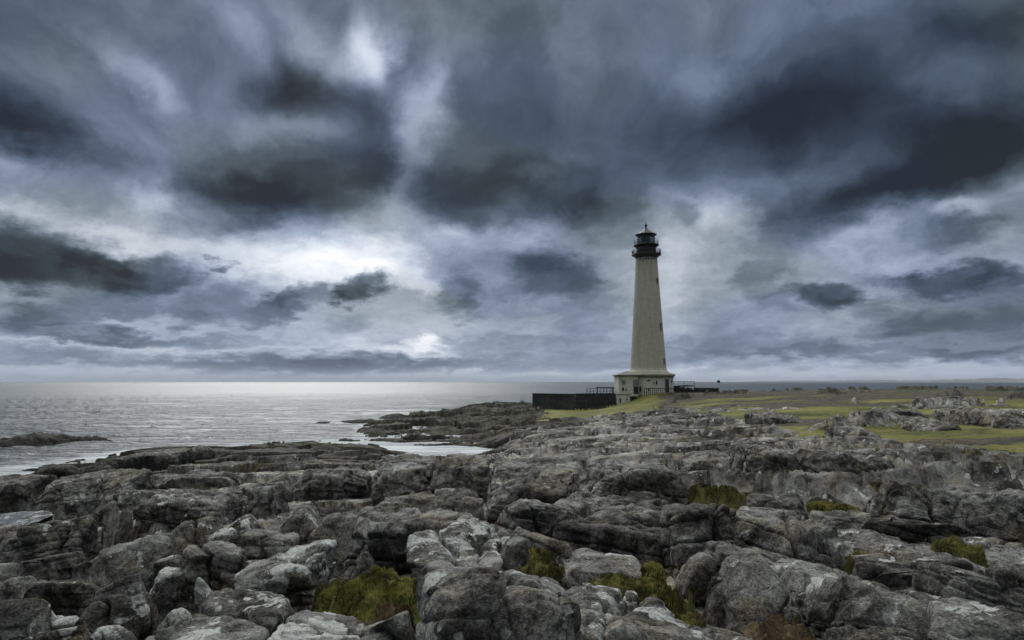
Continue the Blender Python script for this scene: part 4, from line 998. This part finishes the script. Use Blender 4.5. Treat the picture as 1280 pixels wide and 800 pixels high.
rock(990,562,1096,606,574, 'sloping outcrop shoulder running down to the right in the middle distance', 69, 'block', 10, p=5, cracks=2, lichen=.35)
rock(842,556,918,592,566, 'rounded outcrop left of the hummocky one in the middle distance', 70, 'round', -3, p=4.5, lichen=.35)
rock(1020,640,1092,668,648, 'low ledge with ochre tufts above the long striped slab', 71, 'block', 3, lichen=.3)
rock(936,618,1004,650,628, 'small grey slab at the right end of the mossy terrace', 72, 'block', 6, lichen=.35)
# --- left middle distance
rock(70,588,192,648,602, 'wide whale-backed rock above the white pool, left', 81, 'block', -4, p=4.5, lichen=.35, cracks=2)
rock(128,611,212,650,618, 'long dark-sided block in the left middle ground', 82, 'block', -2, p=7, lichen=.4)
rock(188,611,292,660,628, 'blocky rock with a white-veined right end, left middle ground', 83, 'block', -2, p=6, lichen=.55, cracks=3)
rock(298,603,348,642,612, 'square grey rock left of the round dark one', 84, 'block', 0, p=7, lichen=.35)
rock(334,588,366,622,596, 'round dark boulder on the left middle shore', 85, 'round', 0, lichen=.25, bright=.4)
rock(232,555,269,574,560, 'flat-topped black boulder standing at the water edge, left', 86, 'round', 0, p=5, lichen=.0, bright=.15)
rock(44,577,98,597,583, 'low rounded black rock at the water edge near the left border', 87, 'round', 0, lichen=.0, bright=.15)
rock(96,578,140,596,583, 'small black rock right of the low rounded one at the water edge', 88, 'round', 3, lichen=.0, bright=.15)
rock(-30,592,60,640,604, 'dark greenish block at the left border above the pool', 89, 'block', -3, lichen=.15, bright=.3)
rock(170,562,236,582,568, 'long dark shore ledge left of the flat-topped black boulder', 90, 'block', -5, lichen=.05, bright=.25)
rock(205,590,300,618,597, 'smooth low rock band above the white-veined block', 91, 'block', -2, p=6, lichen=.3)
rock(372,585,462,620,593, 'dark stepped rock left of the long mid-shore ledge', 92, 'block', 0, lichen=.2, bright=.4, cracks=3)
# --- rocks on the turf
rock(1136,520,1188,538,525, 'pale-backed boulder alone on the turf, right of the dark pair', 101, 'round', 4, p=4.5, lichen=.4, bright=.6)
rock(1098,511,1146,526,515, 'dark rock with a flat top on the turf', 102, 'block', 2, lichen=.2, bright=.3)
rock(1118,518,1150,532,523, 'dark jagged rock just below the flat-topped one on the turf', 103, 'block', -4, lichen=.2, bright=.3)
rock(1046,530,1088,554,537, 'grey split boulder at the lower edge of the turf', 104, 'block', 2, lichen=.4)
rock(1200,510,1330,534,517, 'broad pale outcrop on the turf at the right edge', 105, 'block', 1, p=5, lichen=.5, bright=.6, brown=.6)
rock(944,514,992,530,519, 'dark lichen-covered rock at the left end of the turf', 106, 'block', 2, lichen=.2, bright=.3)
# --- islets in the sea
def islet(x0, y0, x1, y1, label, seed, **k):
    xc = (x0+x1)/2; r_ = ray(xc, y1); d = -EYE/r_[2]*r_[1]
    return rock(x0, y0, x1, y1, y0+(y1-y0)*.35, label, seed, 'round', p=3.2, lichen=0, bright=.08, dist=d, base=-1.2, name='sea_rock', cat='sea rock', cracks=0, **k)
islet(-70,544,92,563, 'long black weed-covered reef lying in the sea at the left border', 111, lump=.2, depth=9)
islet(50,543,152,557, 'thin black tail of rock trailing right from the reef at the left border', 112, lump=.2, depth=4)
islet(392,524,426,532, 'small black rock awash, left one off the headland tip', 113)
islet(430,522,476,530, 'low black rock awash between the small one and the headland', 114)
islet(470,516,518,525, 'flat black rock awash just beyond the headland tip', 115)

islet(452,536,506,546, 'black rock finger just off the tip of the headland', 116, lump=.2, depth=4)
islet(500,541,560,552, 'long black weed-covered rock at the mouth of the inlet', 117, lump=.2, depth=4)
islet(548,524,575,531, 'small black rock against the seaward side of the headland', 118, lump=.2)
# ------------------------------------------------------------------ pebbles
rg_ = np.random.RandomState(77); peb = [rock_mesh('pebble', (.05, .04, .028), 900+i, 8, 6, 5, .1, 0, 0, 'round', .3) for i in range(5)]
for i in range(46):
    wx, wd, wz = hit(rg_.uniform(948, 1050), rg_.uniform(756, 800))
    o = link('pebble', peb[i % 5], None, (wx, wd, wz + .03), label='small loose pebble among many on the brown gravel near the white stone', category='pebble', group='pebbles on the brown gravel at the bottom')
    k = rg_.uniform(.5, 1.3); o.scale = (k, k, k); o.rotation_euler = (0, 0, rg_.uniform(0, 6.28)); o.color = (rg_.uniform(0, 1), rg_.uniform(.3, 1), rg_.uniform(.4, 1), 1)

# ------------------------------------------------------------------ moss, heather and rough grass cushions between the rocks
M_MOSS, t, b = new_mat('moss_and_heath')
g = N(t, 'ShaderNodeNewGeometry'); P = g.outputs['Position']
oi = N(t, 'ShaderNodeObjectInfo'); oc = N(t, 'ShaderNodeSeparateColor'); Lk(t, oi.outputs['Color'], oc.inputs[0])
a_ = N(t, 'ShaderNodeAttribute'); a_.attribute_name = 'tint'; tn = a_.outputs['Fac']
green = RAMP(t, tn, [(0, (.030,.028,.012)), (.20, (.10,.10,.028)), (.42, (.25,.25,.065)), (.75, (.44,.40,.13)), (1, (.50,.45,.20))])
brown = RAMP(t, tn, [(0, (.028,.020,.012)), (.5, (.18,.12,.065)), (1, (.34,.26,.13))])
pn = MR(t, M(t, 'ADD', NZ(t, P, 4.0, 5, .72), M(t, 'MULTIPLY', M(t, 'SUBTRACT', oc.outputs[0], .5), .5)), .40, .60, 0, 1, True)
Lk(t, MIX(t, pn, green, brown), b.inputs['Base Color']); b.inputs['Roughness'].default_value = .9; b.inputs['Specular IOR Level'].default_value = .15
def cushion(x0, y0, x1, y1, yf, label, seed, brownness=.35, dens=1.0, blade=.035, name='moss', cat='moss patch', roll=0, thick=.13, dist=None, stand=.6):
    xc = (x0+x1)/2; rg = np.random.RandomState(seed)
    d0 = hit(xc, y1)[1] if dist is None else dist; zf = at_dist(xc, y1, d0)[2]
    if d0 < 8.5: d0 *= (EYE-zf-.14)/(EYE-zf); zf = at_dist(xc, y1, d0)[2]
    # inclined patch: front edge at (y1, d0), back edge rises slightly
    Wd = (x1-x0)*d0/853.3
    r_ = ray(xc, y0); slope = .20 if d0 < 7 else .02; far = d0 > 8.5; ox0 = at_dist(xc, y1, d0)[0]
    # find depth so that back edge (height zf + slope*dep) is seen at y0
    k = r_[2]/r_[1]; dep = (EYE + k*d0 - zf)/(slope - k); dep = max(.25, min(dep, 7))
    nx_, ny_ = 60, 44
    U, V = np.meshgrid(np.linspace(-1, 1, nx_), np.linspace(-1, 1, ny_), indexing='xy')
    def surf(U, V):
        X = U*Wd/2; Y = (V+1)/2*dep
        rr_ = np.sqrt(U**2+V**2)
        e = 1-ss(.45+.8*fbm2(U*2.2+seed, V*2.2, 4, seed), .95+.4*fbm2(U*3+seed, V*3, 3, seed+4), rr_)
        Zs = slope*Y + thick*(e-1)*1.6 + .08*fbm2((X+seed)/.40, Y/.40, 4, seed)+.04*fbm2((X+seed)/.09, Y/.09, 2, seed+3) + math.tan(R(-roll))*X
        if far: Zs = ground_h(np.asarray(X+ox0, F), np.asarray(Y+d0, F))[0]-zf + .05 + thick*.5*(e-.9) + .05*fbm2((X+seed)/.35, Y/.35, 4, seed)
        return X, Y, Zs, e
    X, Y, Zs, e = surf(U, V)
    vs = [np.stack([X, Y, Zs], -1).reshape(-1, 3)]; fs = grid_faces(ny_, nx_)
    tri0 = np.concatenate([fs[:, [0, 1, 2]], fs[:, [0, 2, 3]]])
    area = Wd*dep; N_ = int(min(60000, area*15000*dens)); h = blade*.42*max(1, (d0/7)**.6)
    u = rg.uniform(-1, 1, N_*2); v = rg.uniform(-1, 1, N_*2); _, _, _, ee = surf(u, v); keep = (ee > rg.uniform(.05, .7, N_*2)) & (fbm2((u*Wd/2+seed*3)/.16, ((v+1)/2*dep)/.16, 3, seed+12) > rg.uniform(-.35, .05, N_*2)); u, v = u[keep][:N_], v[keep][:N_]
    x_, y_, z_, ee = surf(u, v); n_ = len(u)
    cl = fbm2((x_+seed)/.22, y_/.22, 3, seed+8)
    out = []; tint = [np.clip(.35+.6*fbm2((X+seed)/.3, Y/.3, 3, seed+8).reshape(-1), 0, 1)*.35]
    for j in range(3):
        a = rg.uniform(0, 2*math.pi, n_); hh = h*rg.uniform(.5, 1.5, n_)*(1+cl*1.2); w = hh*.16 + .0025*d0/6; lean = rg.normal(0, .5, (n_, 2))*stand
        ox, oy = rg.normal(0, h*.5, (2, n_)); b0 = np.stack([x_+ox-np.cos(a)*w, y_+oy-np.sin(a)*w, z_-.012], -1); b1 = np.stack([x_+ox+np.cos(a)*w, y_+oy+np.sin(a)*w, z_-.012], -1)
        tp = np.stack([x_+ox+lean[:, 0]*hh, y_+oy+lean[:, 1]*hh, z_+hh], -1)
        out.append(np.stack([b0, b1, tp], 1).reshape(-1, 3))
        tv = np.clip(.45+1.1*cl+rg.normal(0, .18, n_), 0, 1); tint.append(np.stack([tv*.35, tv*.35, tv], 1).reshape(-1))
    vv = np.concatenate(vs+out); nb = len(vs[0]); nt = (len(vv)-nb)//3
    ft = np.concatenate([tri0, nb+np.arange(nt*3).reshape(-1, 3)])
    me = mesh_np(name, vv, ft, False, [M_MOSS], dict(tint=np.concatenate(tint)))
    o = link(name, me, None, (at_dist(xc, y1, d0)[0], d0, zf), label=label, kind='stuff'); o.color = (brownness, 0, 0, 1)
    return o
cushion(392,700,522,770,0, 'yellow-green moss hollow left of the huge central block', 1, .22, 1.5, .035)
cushion(436,745,522,800,0, 'reddish-brown heath below the yellow-green moss', 2, 1.0, 1.4, .035)
cushion(262,722,326,766,0, 'olive grass hollow between the boulders left of the white-streaked one', 3, .35, 1.2, .05)
cushion(655,682,712,734,0, 'dark green moss at the right end of the white-capped slab', 4, .35, 1.2, .04)
cushion(700,714,872,748,0, 'yellow-green moss strip in front of the flat pale slab', 5, .28, 1.3, .035)
cushion(800,698,842,722,0, 'green tuft at the right end of the flat pale slab', 15, .25, 1.2, .045)
cushion(952,764,1042,812,0, 'brown gravelly moss around the small white stone', 6, .75, .9, .018, thick=.05)
cushion(764,622,842,636,0, 'ochre grass strip above the tall jointed block', 7, .5, .5, .06)
cushion(860,594,1010,640,0, 'ochre mossy terrace behind the tall blocks right of centre', 8, .25, .6, .03)
cushion(1036,628,1100,652,0, 'ochre cushion above the low tufted ledge', 9, .2, .5, .05)
cushion(1184,668,1262,700,0, 'ochre moss crust on the broad sloping rock at the right edge', 10, .35, .7, .03, dist=None)
cushion(706,606,760,622,0, 'brown heath in front of the long mid-shore ledge', 12, .7, .4, .05)
cushion(600,642,690,666,0, 'heath tuft between the tall cleft block and dark sloping ledge', 13, .7, .6, .05)
cushion(880,604,1020,630,0, 'pale ochre grass on the flat rock shelf right of the mossy terrace', 22, .3, .5, .02)
cushion(20,594,80,616,0, 'green weed on the rocks at the left border', 14, .1, .3, .05)

cushion(560,640,640,662,0, 'low brown heath on the tall cleft block', 16, .8, .6, .03)
cushion(1060,690,1110,704,0, 'ochre tuft in the joint of the long striped slab', 17, .5, .8, .03)
cushion(640,700,700,716,0, 'green moss seam behind the huge central block', 18, .3, 1.0, .03)
cushion(846,760,900,792,0, 'moss seam between the pale cracked slab and the flat striped slab', 19, .35, 1.0, .03)
cushion(380,722,440,752,0, 'yellow-green moss creeping in front of the white-streaked boulder', 20, .2, 1.3, .03)
cushion(1130,684,1190,706,0, 'brown tuft between the striped slab and ochre rock', 21, .7, .8, .03)
